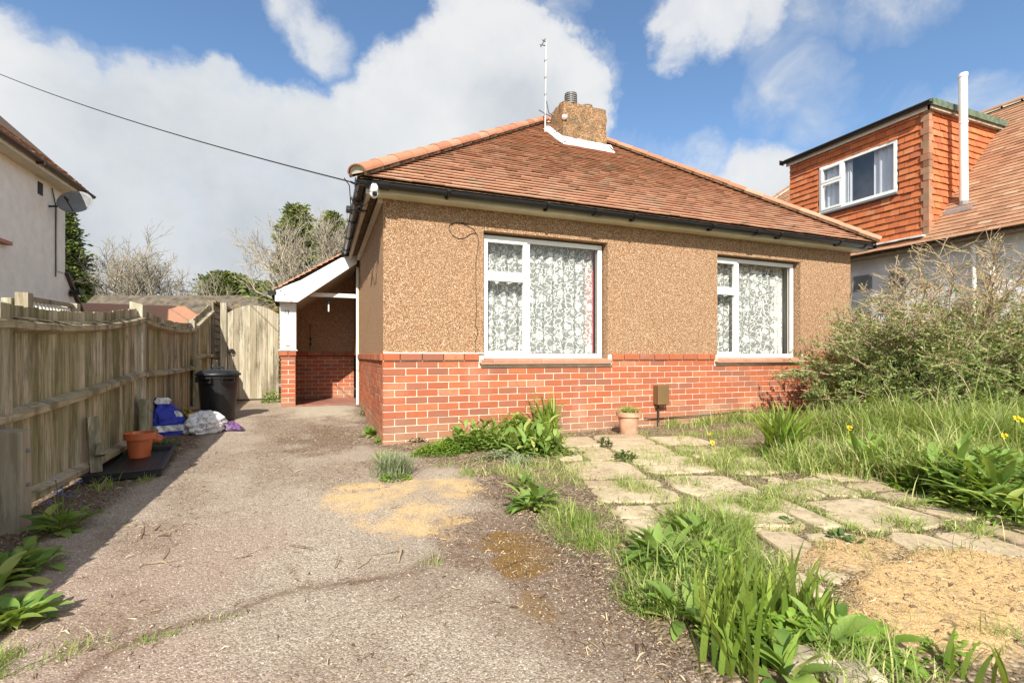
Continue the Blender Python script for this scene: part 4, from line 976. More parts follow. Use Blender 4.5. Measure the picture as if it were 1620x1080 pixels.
b = MB(); gutter(b, (DX-.13, DY0-.12, DZ1+.05), (DX-.13, DY1+.12, DZ1+.05), .06, (-1, 0, 0)); b.box(DX-.19, DX-.07, DY1+.11, DY1+.125, DZ1-.01, DZ1+.09)
b.build('dormer_gutter', 'gutter_black', nr)
dwn = window('dormer_window', nr, (DX-.02, wy1, wz0), (0, -1, 0), (-1, 0, 0), wy1-wy0, wz0, wz1, (wy1-wy0)*.33, (wz1-wz0)*.62, 'upvc', .06, prj=1)
b = MB(); b.box(DX-.07, DX-.0, wy0-.02, wy1+.02, wz0-.05, wz0-.01); b.build('window_ledge', 'lead', dwn)
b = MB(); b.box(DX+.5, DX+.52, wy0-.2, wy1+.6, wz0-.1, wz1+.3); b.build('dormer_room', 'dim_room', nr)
def sheer(y0, y1, x, lab):
    V = []; F = []; n = 40
    for i in range(n+1):
        u = i/n; y = y0+(y1-y0)*u; V += [(x+.02*math.sin(u*22), y+(wy0-y)*.0, wz0+.03), (x+.02*math.sin(u*22), y, wz1-.03)]
        if i: F.append((2*i-2, 2*i, 2*i+1, 2*i-1))
    o = np_mesh('sheer_curtain', V, F, np.full(len(F), .5), 'sheer', None, (x, y0, wz0), smooth=True); tag(o, lab, 'curtain')
sheer(wy0-.08, wy0+.46, DX+.09, 'pale sheer curtain at the right side of the dormer window')
sheer(wy1-.62, wy1-.45, DX+.09, 'narrow pale sheer curtain beside the mullion of the dormer window')
sheer(wy1-.38, wy1+.12, DX+.09, 'pale sheer curtain behind the small left light of the dormer window')
b = MB()
for i in range(14):
    y0 = DY0+.0+i*.19; b.box(DX-.16, DX-.02, y0, y0+.191, DZ0-.06+random.uniform(-.008, .008), DZ0-.03)
b.build('dormer_apron', 'cement_white', nr)
# flue pipe
fb_ = PX(1525, 324, EX+.72); ft = Vector((fb_.x-.03, fb_.y+.0, fb_.z+2.25))
b = MB(); b.tube([fb_-Z3*.1, ft], .060, 16, 0); b.tube([ft-Z3*.06, ft+Z3*.0], .067, 16, 0); m1 = fb_.lerp(ft, .62); b.tube([m1, m1+Z3*.03], .066, 16, 0)
fo_ = b.build('flue_pipe', 'white_paint', nr, smooth=False); b = MB(); b.bar(fb_+Vector((-.22, .0, -.16)), fb_+Vector((.26, 0, .26)), .4, .03, up=(-s2, 0, s2)); b.tube([fb_-Z3*.12, fb_+Z3*.06], [.12, .075], 12); b.build('flue_flashing', 'lead', fo_)
for px, rad in ((1567, .055), (1541, .03)):
    p = PX(px, 400, EX+.26); b = MB(); b.tube([(p.x, p.y, 2.7), (p.x, p.y, -.1)], rad, 12); b.tube([(p.x, p.y, 2.66), (p.x, p.y, 2.72)], rad*1.25, 12); b.build('downpipe', 'white_paint', nr)
for (pa_, pb_, z0, z1) in ((1432, 1408, 1.55, 2.5), (1380, 1352, 1.2, 2.5)):
    ya, yb = PX(pa_, 450, EX+.35).y, PX(pb_, 450, EX+.35).y; b = MB(); b.box(EX+.31, EX+.345, ya, yb, z0, z1); b.box(EX+.25, EX+.345, ya-.05, yb+.05, z0-.05, z0, 1)
    wq = b.build('side_window', ['lead', 'white_paint'], nr)
b = MB(); b.box(EX+.0, EX+.3, -1.5, 3.2, 1.04, 1.1); b.box(EX+.05, EX+.25, -1.5, 3.2, -.1, 1.04, 1); tag(b.build('low_wall', ['white_paint', 'render_cool'], None, (EX+.15, 1, 0)), 'low pale wall with a light coping behind the shrub', 'wall')
# ================================================================== GROUND
b = MB(); S_ = 500; b.add([(-S_, -S_, -.12), (S_, -S_, -.12), (S_, S_, -.12), (-S_, S_, -.12)], [(0, 1, 2, 3)])
m, nt, bb_ = mat('far_ground'); v = coords(nt); setp(nt, bb_, c=ramp(nt, noise(nt, v, .6, 6), [(.3, (.06, .08, .03)), (.7, (.14, .13, .06))]), r=.95, s=.1); M['far_ground'] = m
tag(b.build('ground', 'far_ground'), kind='structure')
def poly_dist(x, y, P):
    d = np.full(x.shape, 9.0)
    for (a, b) in zip(P[:-1], P[1:]):
        ax, ay, bx, by = a[0], a[1], b[0], b[1]; dx, dy = bx-ax, by-ay; t = np.clip(((x-ax)*dx+(y-ay)*dy)/(dx*dx+dy*dy), 0, 1)
        d = np.minimum(d, np.hypot(x-ax-t*dx, y-ay-t*dy))
    return d
def GP(*L): return [(G(a, b).x, G(a, b).y) for a, b in L]
edge = GP((607, 702), (640, 712), (700, 722), (760, 745), (800, 790), (850, 830), (905, 880), (960, 915), (975, 960), (1000, 1000), (1050, 1050), (1085, 1085), (1120, 1140))
ey_ = np.array([p[1] for p in edge])[::-1]; ex_ = np.array([p[0] for p in edge])[::-1]
def xedge(y): return np.interp(y, ey_, ex_)
# drive sheet
nx, ny = 300, 620; xs = np.linspace(-3.1, 2.2, nx); ys = np.linspace(-4.6, 5.4, ny)
XX, YY = np.meshgrid(xs, ys)
def grid_mesh(name, XX, YY, ZZ, mats, attrs, keep=None):
    ny, nx = XX.shape; idx = np.arange(nx*ny).reshape(ny, nx)
    F = np.stack([idx[:-1, :-1], idx[:-1, 1:], idx[1:, 1:], idx[1:, :-1]], -1).reshape(-1, 4)
    if keep is not None:
        kf = keep[:-1, :-1] & keep[1:, 1:]; F = F[kf.reshape(-1)]
    o = np_mesh(name, np.stack([XX, YY, ZZ], -1).reshape(-1, 3), F, np.full(len(F), .5), mats, None, smooth=True)
    for k, a in attrs.items():
        at = o.data.attributes.new(k, 'FLOAT', 'POINT'); at.data.foreach_set('value', a.astype(np.float32).ravel())
    return o
n1 = vnoise(XX, YY, 1.5, 1); n2 = vnoise(XX, YY, 7, 2); n3 = vnoise(XX, YY, 22, 3); n4 = vnoise(XX, YY, 3, 4, 5)
ZD = rise(XX, YY)+.006*(n2-.5)
crack = GP((60, 1120), (180, 1030), (262, 995), (350, 975), (400, 955), (470, 930), (560, 922), (640, 908), (690, 880))
cd_ = poly_dist(XX+.03*(n2-.5)*2, YY+.03*(n3-.5)*2, crack)
a_crack = np.maximum((1-sstep(.003, .020, cd_+.016*(n3-.5)))*(.45+.9*n2), .38*(1-sstep(.01, .07, cd_)))
for cr_ in (GP((300, 800), (380, 830), (470, 905), (520, 1000)), GP((700, 905), (780, 960), (800, 1060)), GP((560, 700), (500, 720), (430, 790), (330, 820))): a_crack = np.maximum(a_crack, .55*n2*(1-sstep(.002, .014, poly_dist(XX+.10*(n2-.5)+.05*(n3-.5), YY+.10*(n1-.5), cr_))))
def blob(cx, cy, rx, ry, ang=0, X=None, Y=None, nz=.5, soft=.3):
    X = XX if X is None else X; Y = YY if Y is None else Y
    c, s = math.cos(ang), math.sin(ang); dx, dy = X-cx, Y-cy; u = (dx*c+dy*s)/rx; v = (-dx*s+dy*c)/ry
    d = np.hypot(u, v)+nz*(vnoise(X, Y, 4, 9, 5)-.5)*2
    return 1-sstep(1-soft, 1+soft, d)
def gb(px, py, rx, ry, ang=0, **k): p = G(px, py); return blob(p.x, p.y, rx, ry, ang, **k)
a_yel = np.maximum(gb(660, 792, .34, .62, -.35, nz=.6, soft=.25), gb(575, 785, .26, .36, 0, nz=.5))
a_yel = np.maximum(a_yel, gb(720, 770, .2, .3))
a_yel = a_yel*np.clip(.35+1.0*(vnoise(XX, YY, 9, 41, 4)-.25), 0, .85)*(1-.55*(1-sstep(.03, .10, poly_dist(XX+.06*(n2-.5), YY, GP((600, 815), (640, 790), (665, 775), (690, 790), (760, 800))))))
a_brn = np.zeros_like(XX)
for (px, py, rx, ry, a, s) in ((820, 860, .34, .55, 0, 1), (870, 840, .3, .5, 0, 1), (800, 780, .25, .3, 0, .9), (880, 900, .3, .5, 0, .9), (900, 960, .2, .25, 0, .8), (780, 835, .25, .35, 0, .7), (830, 960, .22, .22, 0, .6), (700, 930, .25, .4, .5, .45), (560, 745, .5, .5, 0, .5), (520, 690, .45, 1.0, 0, 1), (600, 735, .3, .3, 0, .8), (450, 680, .4, 1.0, .2, .65), (430, 720, .2, 1.2, .1, .5), (290, 790, .16, .7, .15, .5), (245, 850, .18, .4, .2, .6), (330, 735, .3, .6, .2, .45), (170, 990, .15, .3, .3, .55), (950, 980, .25, .3, 0, .7), (640, 735, .3, .35, 0, .6), (560, 1060, .2, .15, 0, .35)):
    a_brn = np.maximum(a_brn, s*gb(px, py, rx, ry, a, nz=.9, soft=.55))
a_mos = np.zeros_like(XX)
for (px, py, rx, ry, s) in ((835, 865, .13, .15, 1.15), (812, 890, .08, .10, .9), (850, 960, .05, .10, .45), (430, 660, .3, .4, .3), (400, 650, .3, .4, .35), (600, 700, .1, .3, .3)):
    a_mos = np.maximum(a_mos, s*gb(px, py, rx*1.25, ry*1.25, nz=1.0, soft=.5))
a_soil = np.maximum(1-sstep(-.06, .10, XX-(-1.80-.10*sstep(0, 3, YY)-.12*sstep(-1, -3, YY))+.22*(n4-.5)), sstep(-.28, .1, XX-xedge(YY)+.35*(n4-.5)))
a_pink = sstep(.42, .62, vnoise(XX, YY, .8, 12, 4))*sstep(-1.5, -3, YY)
a_pale = sstep(1.4, 2.8, YY)*(1-sstep(-.05, .4, XX))*sstep(-1.3, -.7, XX)
a_conc = a_pale*.9
def drive_mat():
    m, nt, b = mat('drive_aggregate'); v = coords(nt)
    vo = voro(nt, v, 150); vo2 = voro(nt, v, 320)
    r1 = new(nt, 'ShaderNodeSeparateColor', {'Color': vo.outputs['Color']}).outputs[0]
    r2 = new(nt, 'ShaderNodeSeparateColor', {'Color': vo2.outputs['Color']}).outputs[0]
    ct = [(0, (.11, .085, .06)), (.25, (.23, .18, .13)), (.5, (.36, .29, .22)), (.75, (.48, .40, .31)), (.92, (.58, .51, .41)), (1, (.68, .62, .52))]
    c = mix(nt, .45, ramp(nt, r1, ct), ramp(nt, r2, ct))
    big = noise(nt, v, 1.1, 6, .6)
    c = mix(nt, ramp(nt, big, [(.35, (.0,)*3), (.7, (.45,)*3)]), c, (.19, .145, .11))
    c = mix(nt, mth(nt, 'MULTIPLY', attr(nt, 'pink'), .35), c, (.30, .17, .14))
    c = mix(nt, mth(nt, 'MULTIPLY', attr(nt, 'conc'), .75), c, ramp(nt, noise(nt, v, 9, 6, .65), [(.3, (.36, .31, .23)), (.7, (.5, .45, .35))]))
    fine = noise(nt, v, 45, 5, .7)
    dith = lambda a_, g_: mth(nt, 'MULTIPLY', mth(nt, 'SUBTRACT', mth(nt, 'ADD', a_, .0), g_), 5.0, clamp=True)
    dith = lambda a_, g_: new(nt, 'ShaderNodeMapRange', {'Value': mth(nt, 'SUBTRACT', a_, g_), 'From Min': -.14, 'From Max': .2}).outputs[0]
    bm = mth(nt, 'MULTIPLY', attr(nt, 'brn'), ramp(nt, fine, [(.35, (.25,)*3), (.6, (1,)*3)]))
    c = mix(nt, mth(nt, 'MULTIPLY', bm, .95), c, ramp(nt, fine, [(.3, (.07, .04, .025)), (.7, (.17, .10, .06))]))
    c = mix(nt, mth(nt, 'MULTIPLY', dith(mth(nt, 'MULTIPLY', attr(nt, 'mos'), 1.0), mth(nt, 'MULTIPLY', fine, .8)), .85), c, ramp(nt, fine, [(.3, (.10, .05, .01)), (.7, (.27, .15, .03))]))
    c = mix(nt, mth(nt, 'MULTIPLY', attr(nt, 'crk'), .85), c, (.13, .08, .05))
    yc = ramp(nt, r2, [(0, (.36, .23, .10)), (.4, (.54, .37, .175)), (1, (.68, .52, .30))])
    c = mix(nt, mth(nt, 'MULTIPLY', dith(mth(nt, 'MULTIPLY', attr(nt, 'yel'), 1.05), mth(nt, 'ADD', mth(nt, 'MULTIPLY', r2, .5), mth(nt, 'MULTIPLY', fine, .5))), .85), c, yc)
    sc2 = ramp(nt, r1, [(0, (.06, .04, .03)), (.5, (.13, .09, .06)), (.85, (.22, .16, .11)), (1, (.42, .34, .25))])
    c = mix(nt, attr(nt, 'soil'), c, sc2)
    h = mth(nt, 'ADD', mth(nt, 'MULTIPLY', vo.outputs['Distance'], -1.0), mth(nt, 'MULTIPLY', fine, .8))
    setp(nt, b, c=c, r=.92, s=.15, n=bump(nt, h, .5, .006)); M['drive'] = m
drive_mat()
dr = grid_mesh('driveway', XX, YY, ZD, 'drive', dict(crk=a_crack, yel=a_yel, brn=a_brn, mos=a_mos, soil=a_soil, pink=a_pink, conc=a_conc)); tag(dr, kind='structure')
# garden soil sheet
gx_, gy_ = np.meshgrid(np.linspace(-.3, 9.3, 400), np.linspace(-5.2, .05, 300))
gn = vnoise(gx_, gy_, 3, 21, 5); gn2 = vnoise(gx_, gy_, 14, 22, 4)
inside = gx_-xedge(gy_)+.22*(gn-.5)
ZG = -.05+.060*sstep(-.02, .16, inside)+.030*(gn-.5)*sstep(0, .3, inside)+.010*(gn2-.5)+.05*sstep(3.4, 5, gx_)
py_ = blob(1.68, -4.02, .62, .25, .2, gx_, gy_, .5, .25)
py_ = np.maximum(py_, blob(G(1330, 880).x, G(1330, 880).y, .3, .16, 0, gx_, gy_, .6, .3)*.8); ZG += .03*py_
def soil_mat():
    m, nt, b = mat('garden_soil'); v = coords(nt); vo = voro(nt, v, 75); vo2 = voro(nt, v, 240)
    r1 = new(nt, 'ShaderNodeSeparateColor', {'Color': vo.outputs['Color']}).outputs[0]; r2 = new(nt, 'ShaderNodeSeparateColor', {'Color': vo2.outputs['Color']}).outputs[0]
    c = ramp(nt, r1, [(0, (.07, .05, .03)), (.5, (.17, .125, .08)), (.8, (.27, .21, .14)), (1, (.48, .40, .28))])
    f = noise(nt, v, 3.2, 6, .7)
    c = mix(nt, ramp(nt, f, [(.4, (0,)*3), (.65, (.65,)*3)]), c, (.26, .20, .125))
    fib = noise(nt, coords(nt, (40, 9, 9)), 3, 5, .7); c = mix(nt, ramp(nt, fib, [(.55, (0,)*3), (.7, (.7,)*3)]), c, (.47, .38, .24))
    c = mix(nt, mth(nt, 'MULTIPLY', attr(nt, 'yel'), ramp(nt, noise(nt, v, 30, 4), [(.35, (.3,)*3), (.5, (1,)*3)])), c, ramp(nt, r2, [(0, (.32, .19, .075)), (.35, (.50, .325, .14)), (1, (.62, .45, .24))]))
    hh = mth(nt, 'MULTIPLY', mth(nt, 'ADD', mth(nt, 'MULTIPLY', vo.outputs['Distance'], -1), fib), mth(nt, 'SUBTRACT', 1.0, mth(nt, 'MULTIPLY', attr(nt, 'yel'), .8)))
    setp(nt, b, c=c, r=.95, s=.1, n=bump(nt, hh, .9, .012)); M['soil'] = m
soil_mat()
tag(grid_mesh('garden_soil', gx_, gy_, ZG, 'soil', dict(yel=py_)), kind='structure')
# beyond fence ground
b = MB(); b.add([(-20, -8, -.06), (-2.3, -8, -.06), (-2.5, 30, -.06), (-20, 30, -.06)], [(0, 1, 2, 3)]); tag(b.build('neighbour_garden', 'far_ground'), kind='structure')
b = MB(); b.box(-2.36, -1.2, 4.6, 12, -.1, .04); tag(b.build('side_path', 'drive'), kind='structure')
# paving slabs (the path)
m, nt, bb_ = mat('slab'); v = coords(nt); r = attr(nt, 'rnd'); n_ = noise(nt, v, 5, 7, .7); vo = voro(nt, v, 190)
c = ramp(nt, n_, [(.3, (.36, .285, .18)), (.5, (.50, .41, .27)), (.7, (.60, .51, .36))]); c = mix(nt, ramp(nt, r, [(.0, (.5,)*3), (.4, (0,)*3), (.93, (0,)*3), (.95, (.6,)*3)]), c, (.36, .25, .18))
c = mix(nt, ramp(nt, noise(nt, v, 16, 6, .75), [(.50, (0,)*3), (.66, (.75,)*3)]), c, (.22, .175, .11))
c = mix(nt, ramp(nt, noise(nt, v, 60, 4, .7), [(.5, (0,)*3), (.75, (.5,)*3)]), c, (.24, .19, .13))
setp(nt, bb_, c=c, r=.9, s=.15, n=bump(nt, n_, .7, .012)); M['slab'] = m
slabs = []; pa = MB(); ea = Vector((.26, .966, 0)); eb = Vector((.966, -.26, 0))
for ia in range(-7, 0):
    for ib in range(0, 7):
        a0 = ia*.60+.15+(.0 if ib % 2 else .08); b0 = 1.02+ib*.60; ctr = ea*(a0+.3)+eb*(b0+.3)
        if ctr.y > -.5 or ctr.y < -4.0 or ctr.x > 4.3: continue
        if ctr.x < float(xedge(ctr.y))+.3 or (ib == 0 and ctr.y > -2.3) or (ib == 4 and ctr.y > -1.6) or (ib > 4 and ctr.y > -2.3): continue
        slabs.append((ctr, ia, ib))
        z0_ = .018+random.uniform(-.008, .008); tx, ty = random.uniform(-.03, .03), random.uniform(-.03, .03); H_ = .287+random.uniform(-.02, .006); rot0 = random.uniform(-.05, .05)
        q_ = random.random(); k_ = random.uniform(-.12, .12)
        if q_ < .35: pcs = [(0, 0, H_, H_)]
        elif q_ < .6: pcs = [(-(H_-k_)/2-.0, 0, (H_+k_)/2-.008, H_), ((H_+k_)/2, 0, (H_-k_)/2-.008, H_)]
        elif q_ < .8: pcs = [(0, -(H_-k_)/2, H_, (H_+k_)/2-.008), (0, (H_+k_)/2, H_, (H_-k_)/2-.008)]
        else: pcs = [(-(H_-k_)/2, 0, (H_+k_)/2-.008, H_), ((H_+k_)/2, -H_/2, (H_-k_)/2-.008, H_/2-.008), ((H_+k_)/2, H_/2, (H_-k_)/2-.008, H_/2-.008)]
        for (oa, ob2, ha, hb) in pcs:
            rot = rot0+random.uniform(-.05, .05); z = z0_+random.uniform(-.004, .004); n = 8; ring = []; ph = random.uniform(0, 6)
            for side in range(4):
                for k in range(n):
                    t = -1+2*k/n
                    u, vv = [(t, -1), (1, t), (-t, 1), (-1, -t)][side]
                    sh = 1-.13*(abs(u*vv)**2.5)+.035*math.sin(5*math.atan2(vv, u)+ph)+random.uniform(-.03, .02); ring.append((u*ha*sh, vv*hb*sh))
            vs = []
            for (rr, dz_) in ((1.0, -.05), (1.0, -.006), (.96, .003), (.5, .004+random.uniform(0, .003))):
                for (u, vv) in ring:
                    u2, v2 = oa+u*rr, ob2+vv*rr; vs.append(ctr+ea*(u2*math.cos(rot)-v2*math.sin(rot))+eb*(u2*math.sin(rot)+v2*math.cos(rot))+Z3*(z+dz_+tx*u2+ty*v2))
            N_ = len(ring); fs = []
            for L_ in range(3):
                for j in range(N_): fs.append((L_*N_+j, L_*N_+(j+1) % N_, (L_+1)*N_+(j+1) % N_, (L_+1)*N_+j))
            fs.append(tuple(3*N_+j for j in range(N_))); pa.add(vs, fs)
tag(pa.build('path', 'slab'), kind='structure')
# ------------------------------------------------------------------ loose stones and litter (stuff)
def pebbles(name, pts, size, mat_, label, cat_, zf=None):
    n = len(pts); base = np.array([[1, 0, 0], [-.5, .87, 0], [-.5, -.87, 0], [0, 0, .8], [0.3, .2, -.3]]); 
    T = np.array([[0, 1, 3], [1, 2, 3], [2, 0, 3]])
    s = size*RNG.uniform(.5, 1.4, (n, 1, 1)); a = RNG.uniform(0, 6.28, n); ca, sa = np.cos(a), np.sin(a)
    Vb = np.repeat(base[None, :4], n, 0)*RNG.uniform(.6, 1.2, (n, 4, 3)); X = Vb[..., 0]*ca[:, None]-Vb[..., 1]*sa[:, None]; Y = Vb[..., 0]*sa[:, None]+Vb[..., 1]*ca[:, None]
    V = np.stack([X, Y, Vb[..., 2]], -1)*s+pts[:, None, :]; F = (T[None]+(np.arange(n)*4)[:, None, None]).reshape(-1, 3)
    o = np_mesh(name, V.reshape(-1, 3), F, np.repeat(RNG.random(n), 3), mat_, None, tuple(pts[0])); return tag(o, label, cat_, None, 'stuff')
def rm_(name, stops):
    m, nt, b = mat(name); setp(nt, b, c=ramp(nt, attr(nt, 'rnd'), stops), r=.9, s=.15); M[name] = m
rm_('yellow_grit', [(0, (.34, .22, .09)), (.5, (.54, .37, .175)), (1, (.66, .50, .29))]); rm_('drive_grit', [(0, (.12, .09, .07)), (.6, (.36, .30, .24)), (1, (.58, .53, .45))])
rm_('litter', [(0, (.07, .04, .025)), (.5, (.2, .13, .08)), (.8, (.4, .3, .18)), (1, (.6, .5, .33))])
def sample(n, fx, lo, hi):
    out = []; 
    while sum(len(o) for o in out) < n:
        p = RNG.uniform(lo, hi, (n*2, 2)); m_ = fx(p[:, 0], p[:, 1]) > RNG.random(len(p)); out.append(p[m_])
    return np.concatenate(out)[:n]
def gridval(A, X, Y, x, y):
    i = np.clip(((x-X[0, 0])/(X[0, 1]-X[0, 0])).astype(int), 0, X.shape[1]-1); j = np.clip(((y-Y[0, 0])/(Y[1, 0]-Y[0, 0])).astype(int), 0, X.shape[0]-1); return A[j, i]
p = sample(20000, lambda x, y: gridval(a_yel, XX, YY, x, y)**2, (-1, -3.2), (1.2, -.4)); z = gridval(ZD, XX, YY, p[:, 0], p[:, 1])
pts1 = np.column_stack([p, z]); 
p = sample(34000, lambda x, y: gridval(py_, gx_, gy_, x, y)**1.5, (.6, -4.7), (3.2, -3.1)); z = gridval(ZG, gx_, gy_, p[:, 0], p[:, 1])
pebbles('gravel', np.concatenate([pts1, np.column_stack([p, z])]), .0021, 'yellow_grit', 'yellow gravel grit scattered over the drive and front garden', 'gravel')
p = sample(30000, lambda x, y: ((x > -2.2) & (x < xedge(y)+.1))*np.clip(.25+.75*(-y-1)/3, .15, 1), (-2.3, -4.4), (1.8, 3)); z = gridval(ZD, XX, YY, p[:, 0], p[:, 1])
pebbles('loose_stones', np.column_stack([p, z]), .0036, 'drive_grit', 'small loose stones lying on the aggregate drive', 'stones')
def sticks(name, pts, L, w_, mat_, label, cat_, lift=.01):
    n = len(pts); a = RNG.uniform(0, 6.28, n); d = np.stack([np.cos(a), np.sin(a), RNG.normal(0, .12, n)], -1); l = L*RNG.uniform(.3, 1.5, (n, 1)); sd = np.stack([-np.sin(a), np.cos(a), 0*a], -1)*w_*RNG.uniform(.5, 1.5, (n, 1))
    bend = np.stack([-np.sin(a), np.cos(a), 0*a], -1)*l*RNG.normal(0, .15, (n, 1)); up = np.array([0, 0, 1])*lift*RNG.random((n, 1))
    p0 = pts+up*.3; p1 = pts+d*l*.5+bend+up; p2 = pts+d*l+up*.5
    V = np.stack([p0-sd, p0+sd, p1-sd, p1+sd+np.array([0, 0, .003]), p2-sd*.4, p2+sd*.4], 1).reshape(-1, 3); B = (np.arange(n)*6)[:, None]
    F = np.concatenate([B+np.array([0, 1, 3, 2]), B+np.array([2, 3, 5, 4])]); r_ = RNG.random(n); o = np_mesh(name, V, F, np.concatenate([r_, r_]), mat_, None, tuple(pts[0])); return tag(o, label, cat_, None, 'stuff')
dens = lambda x, y: np.clip(np.maximum(gridval(a_soil, XX, YY, x, y)*.9, gridval(a_brn, XX, YY, x, y)*.8)+.03, 0, 1)*(x < xedge(y)+.3)
p = sample(9000, dens, (-2.3, -4.4), (1.8, 4)); z = gridval(np.maximum(ZD, -1), XX, YY, p[:, 0], p[:, 1])
q = sample(16000, lambda x, y: ((x > xedge(y)-.1) & (x < 4.5))*1.0, (-.2, -4.6), (5, -.05)); zq = np.maximum(gridval(ZG, gx_, gy_, q[:, 0], q[:, 1]), .0)
sticks('leaf_litter', np.concatenate([np.column_stack([p, z]), np.column_stack([q, zq])]), .03, .0016, 'litter', 'brown twigs and dead leaf litter on the drive edges and bare soil', 'litter')
big = GP((470, 750), (240, 845), (620, 885), (650, 660), (900, 790), (560, 905), (660, 800), (430, 870), (215, 895), (820, 905), (290, 900), (1100, 1000), (960, 1010)); pts = np.array([(x, y, gz(x, y)+.004) for x, y in big for _ in range(3)])+RNG.normal(0, .06, (39, 3))*np.array([1, 1, 0])
sticks('dry_stalks', pts, .16, .003, 'litter', 'long dry grass stalks lying on the drive', 'stalks')
# ------------------------------------------------------------------ grass
def blades(P, H, Wd, lean, rnd, segs=3, curl=1.0, az=None):
    """P (n,3) H (n) Wd (n) lean (n) -> V,F,r"""
    n = len(P); a = RNG.uniform(0, 6.283, n) if az is None else az; d = np.stack([np.cos(a), np.sin(a), 0*a], -1); f = a+math.pi/2+RNG.normal(0, .5, n); s = np.stack([np.cos(f), np.sin(f), 0*f], -1)
    rows = []
    for k in range(segs+1):
        t = k/segs; out = lean*H*(t**1.8)*curl; up = H*(t-.35*lean*t**2.5*curl)
        c = P+d*out[:, None]+np.array([0, 0, 1])*up[:, None]; w_ = Wd*(1-t**1.6)*(.75+.5*min(t*2, 1))
        if k < segs: rows += [c-s*w_[:, None], c+s*w_[:, None]]
        else: rows += [c]
    V = np.stack(rows, 1); m = V.shape[1]; B = (np.arange(n)*m)[:, None]; F = []
    for k in range(segs-1): F.append(B+np.array([2*k, 2*k+1, 2*k+3, 2*k+2]))
    Q = np.concatenate(F) if F else np.zeros((0, 4), int); k = segs-1; T = B+np.array([2*k, 2*k+1, 2*k+2, 2*k+2])
    return V.reshape(-1, 3), Q, B+np.array([2*k, 2*k+1, 2*k+2]), rnd
def blade_mesh(name, parts, mat_, org=None, parent=None):
    """parts list of blades output; triangles done as degenerate-free via ngon arrays"""
    VV = []; LI = []; LT = []; RR = []; off = 0
    for (V, Q, T, r_) in parts:
        VV.append(V); LI += [(Q+off).ravel(), (T+off).ravel()]; LT += [np.full(len(Q), 4), np.full(len(T), 3)]
        if len(Q): RR.append(np.tile(r_, len(Q)//len(r_)))
        RR.append(r_); off += len(V)
    V = np.concatenate(VV); li = np.concatenate(LI).astype(np.int32); lt = np.concatenate(LT).astype(np.int32); ls = np.concatenate([[0], np.cumsum(lt)[:-1]]).astype(np.int32)
    o_ = ORG[parent.name] if parent is not None else Vector(org if org is not None else (0, 0, 0)); V = V-np.array(o_)
    me = bpy.data.meshes.new(name); me.vertices.add(len(V)); me.vertices.foreach_set('co', V.astype(np.float32).ravel()); me.loops.add(len(li)); me.loops.foreach_set('vertex_index', li)
    me.polygons.add(len(lt)); me.polygons.foreach_set('loop_start', ls)
    try: me.polygons.foreach_set('loop_total', lt)
    except Exception: pass
    me.update(calc_edges=True); a = me.attributes.new('rnd', 'FLOAT', 'FACE'); a.data.foreach_set('value', np.concatenate(RR).astype(np.float32))
    return link_mesh(name, me, parent, [mat_], True, tuple(o_))
# zones: (px,py, rx, ry, blades, height, straw)
Zs = [(1150, 690, .7, .25, 2200, .07, .35), (1090, 675, .5, .2, 1600, .09, .5), (1190, 670, .6, .2, 2000, .10, .3), (1080, 720, .5, .35, 1500, .05, .5), (1150, 725, .8, .45, 4200, .065, .3), (1230, 735, .8, .35, 4200, .075, .3),
      (1350, 690, .6, .5, 5500, .17, .25), (1440, 705, .75, .55, 9000, .26, .2), (1530, 715, .8, .6, 9000, .28, .2), (1610, 735, .7, .7, 8000, .28, .2), (1330, 735, .7, .35, 5500, .14, .35), (1430, 750, .5, .3, 5000, .19, .5), (1530, 770, .5, .3, 5000, .2, .35), (1270, 775, .4, .1, 600, .05, .3),
      (1170, 820, .25, .2, 4200, .065, .12), (1130, 850, .22, .25, 4400, .08, .10), (1090, 900, .2, .2, 3600, .075, .12), (1160, 900, .18, .2, 3000, .075, .15), (1200, 960, .15, .12, 1400, .06, .25), (1130, 960, .15, .12, 1400, .065, .2), (1030, 950, .13, .15, 900, .07, .2), (1440, 810, .12, .08, 450, .10, .5), (1510, 830, .2, .1, 500, .07, .5), (1230, 840, .12, .1, 600, .07, .3), (1290, 790, .4, .05, 300, .05, .5),
      (920, 845, .2, .3, 2200, .055, .15), (900, 815, .1, .2, 500, .05, .2), (1000, 690, .5, .1, 500, .05, .6), (960, 725, .3, .3, 900, .045, .5), (800, 745, .4, .15, 900, .06, .6), (740, 735, .3, .1, 400, .05, .5), (870, 745, .4, .3, 1300, .05, .5), (1040, 790, .12, .4, 900, .06, .4), (1060, 760, .1, .5, 700, .05, .4), (980, 770, .3, .3, 600, .045, .4), (1010, 830, .3, .2, 500, .04, .5), (900, 760, .3, .2, 500, .05, .5),
      (255, 1008, .07, .02, 80, .022, .1), (300, 992, .10, .02, 50, .018, .2), (345, 980, .08, .02, 60, .02, .2), (215, 1022, .08, .02, 50, .02, .2), (680, 892, .05, .05, 110, .04, .2), (1000, 900, .12, .25, 700, .05, .4), (1400, 1060, .25, .12, 600, .06, .35), (1550, 1045, .25, .06, 400, .05, .35), (1600, 1060, .15, .05, 200, .05, .3), (1350, 1075, .2, .1, 500, .08, .3),
      (420, 655, .5, .3, 700, .025, .1), (370, 688, .2, .2, 500, .025, .1), (400, 640, .6, .3, 800, .03, .1), (340, 700, .1, .2, 200, .02, .2), (1480, 860, .6, .25, 500, .05, .6), (1250, 870, .2, .12, 300, .05, .4), (20, 1050, .1, .08, 400, .05, .2), (60, 1040, .15, .06, 250, .04, .4), (230, 760, .05, .2, 150, .04, .2), (205, 700, .07, .3, 350, .10, .1), (290, 680, .1, .5, 400, .05, .1)]
parts = []
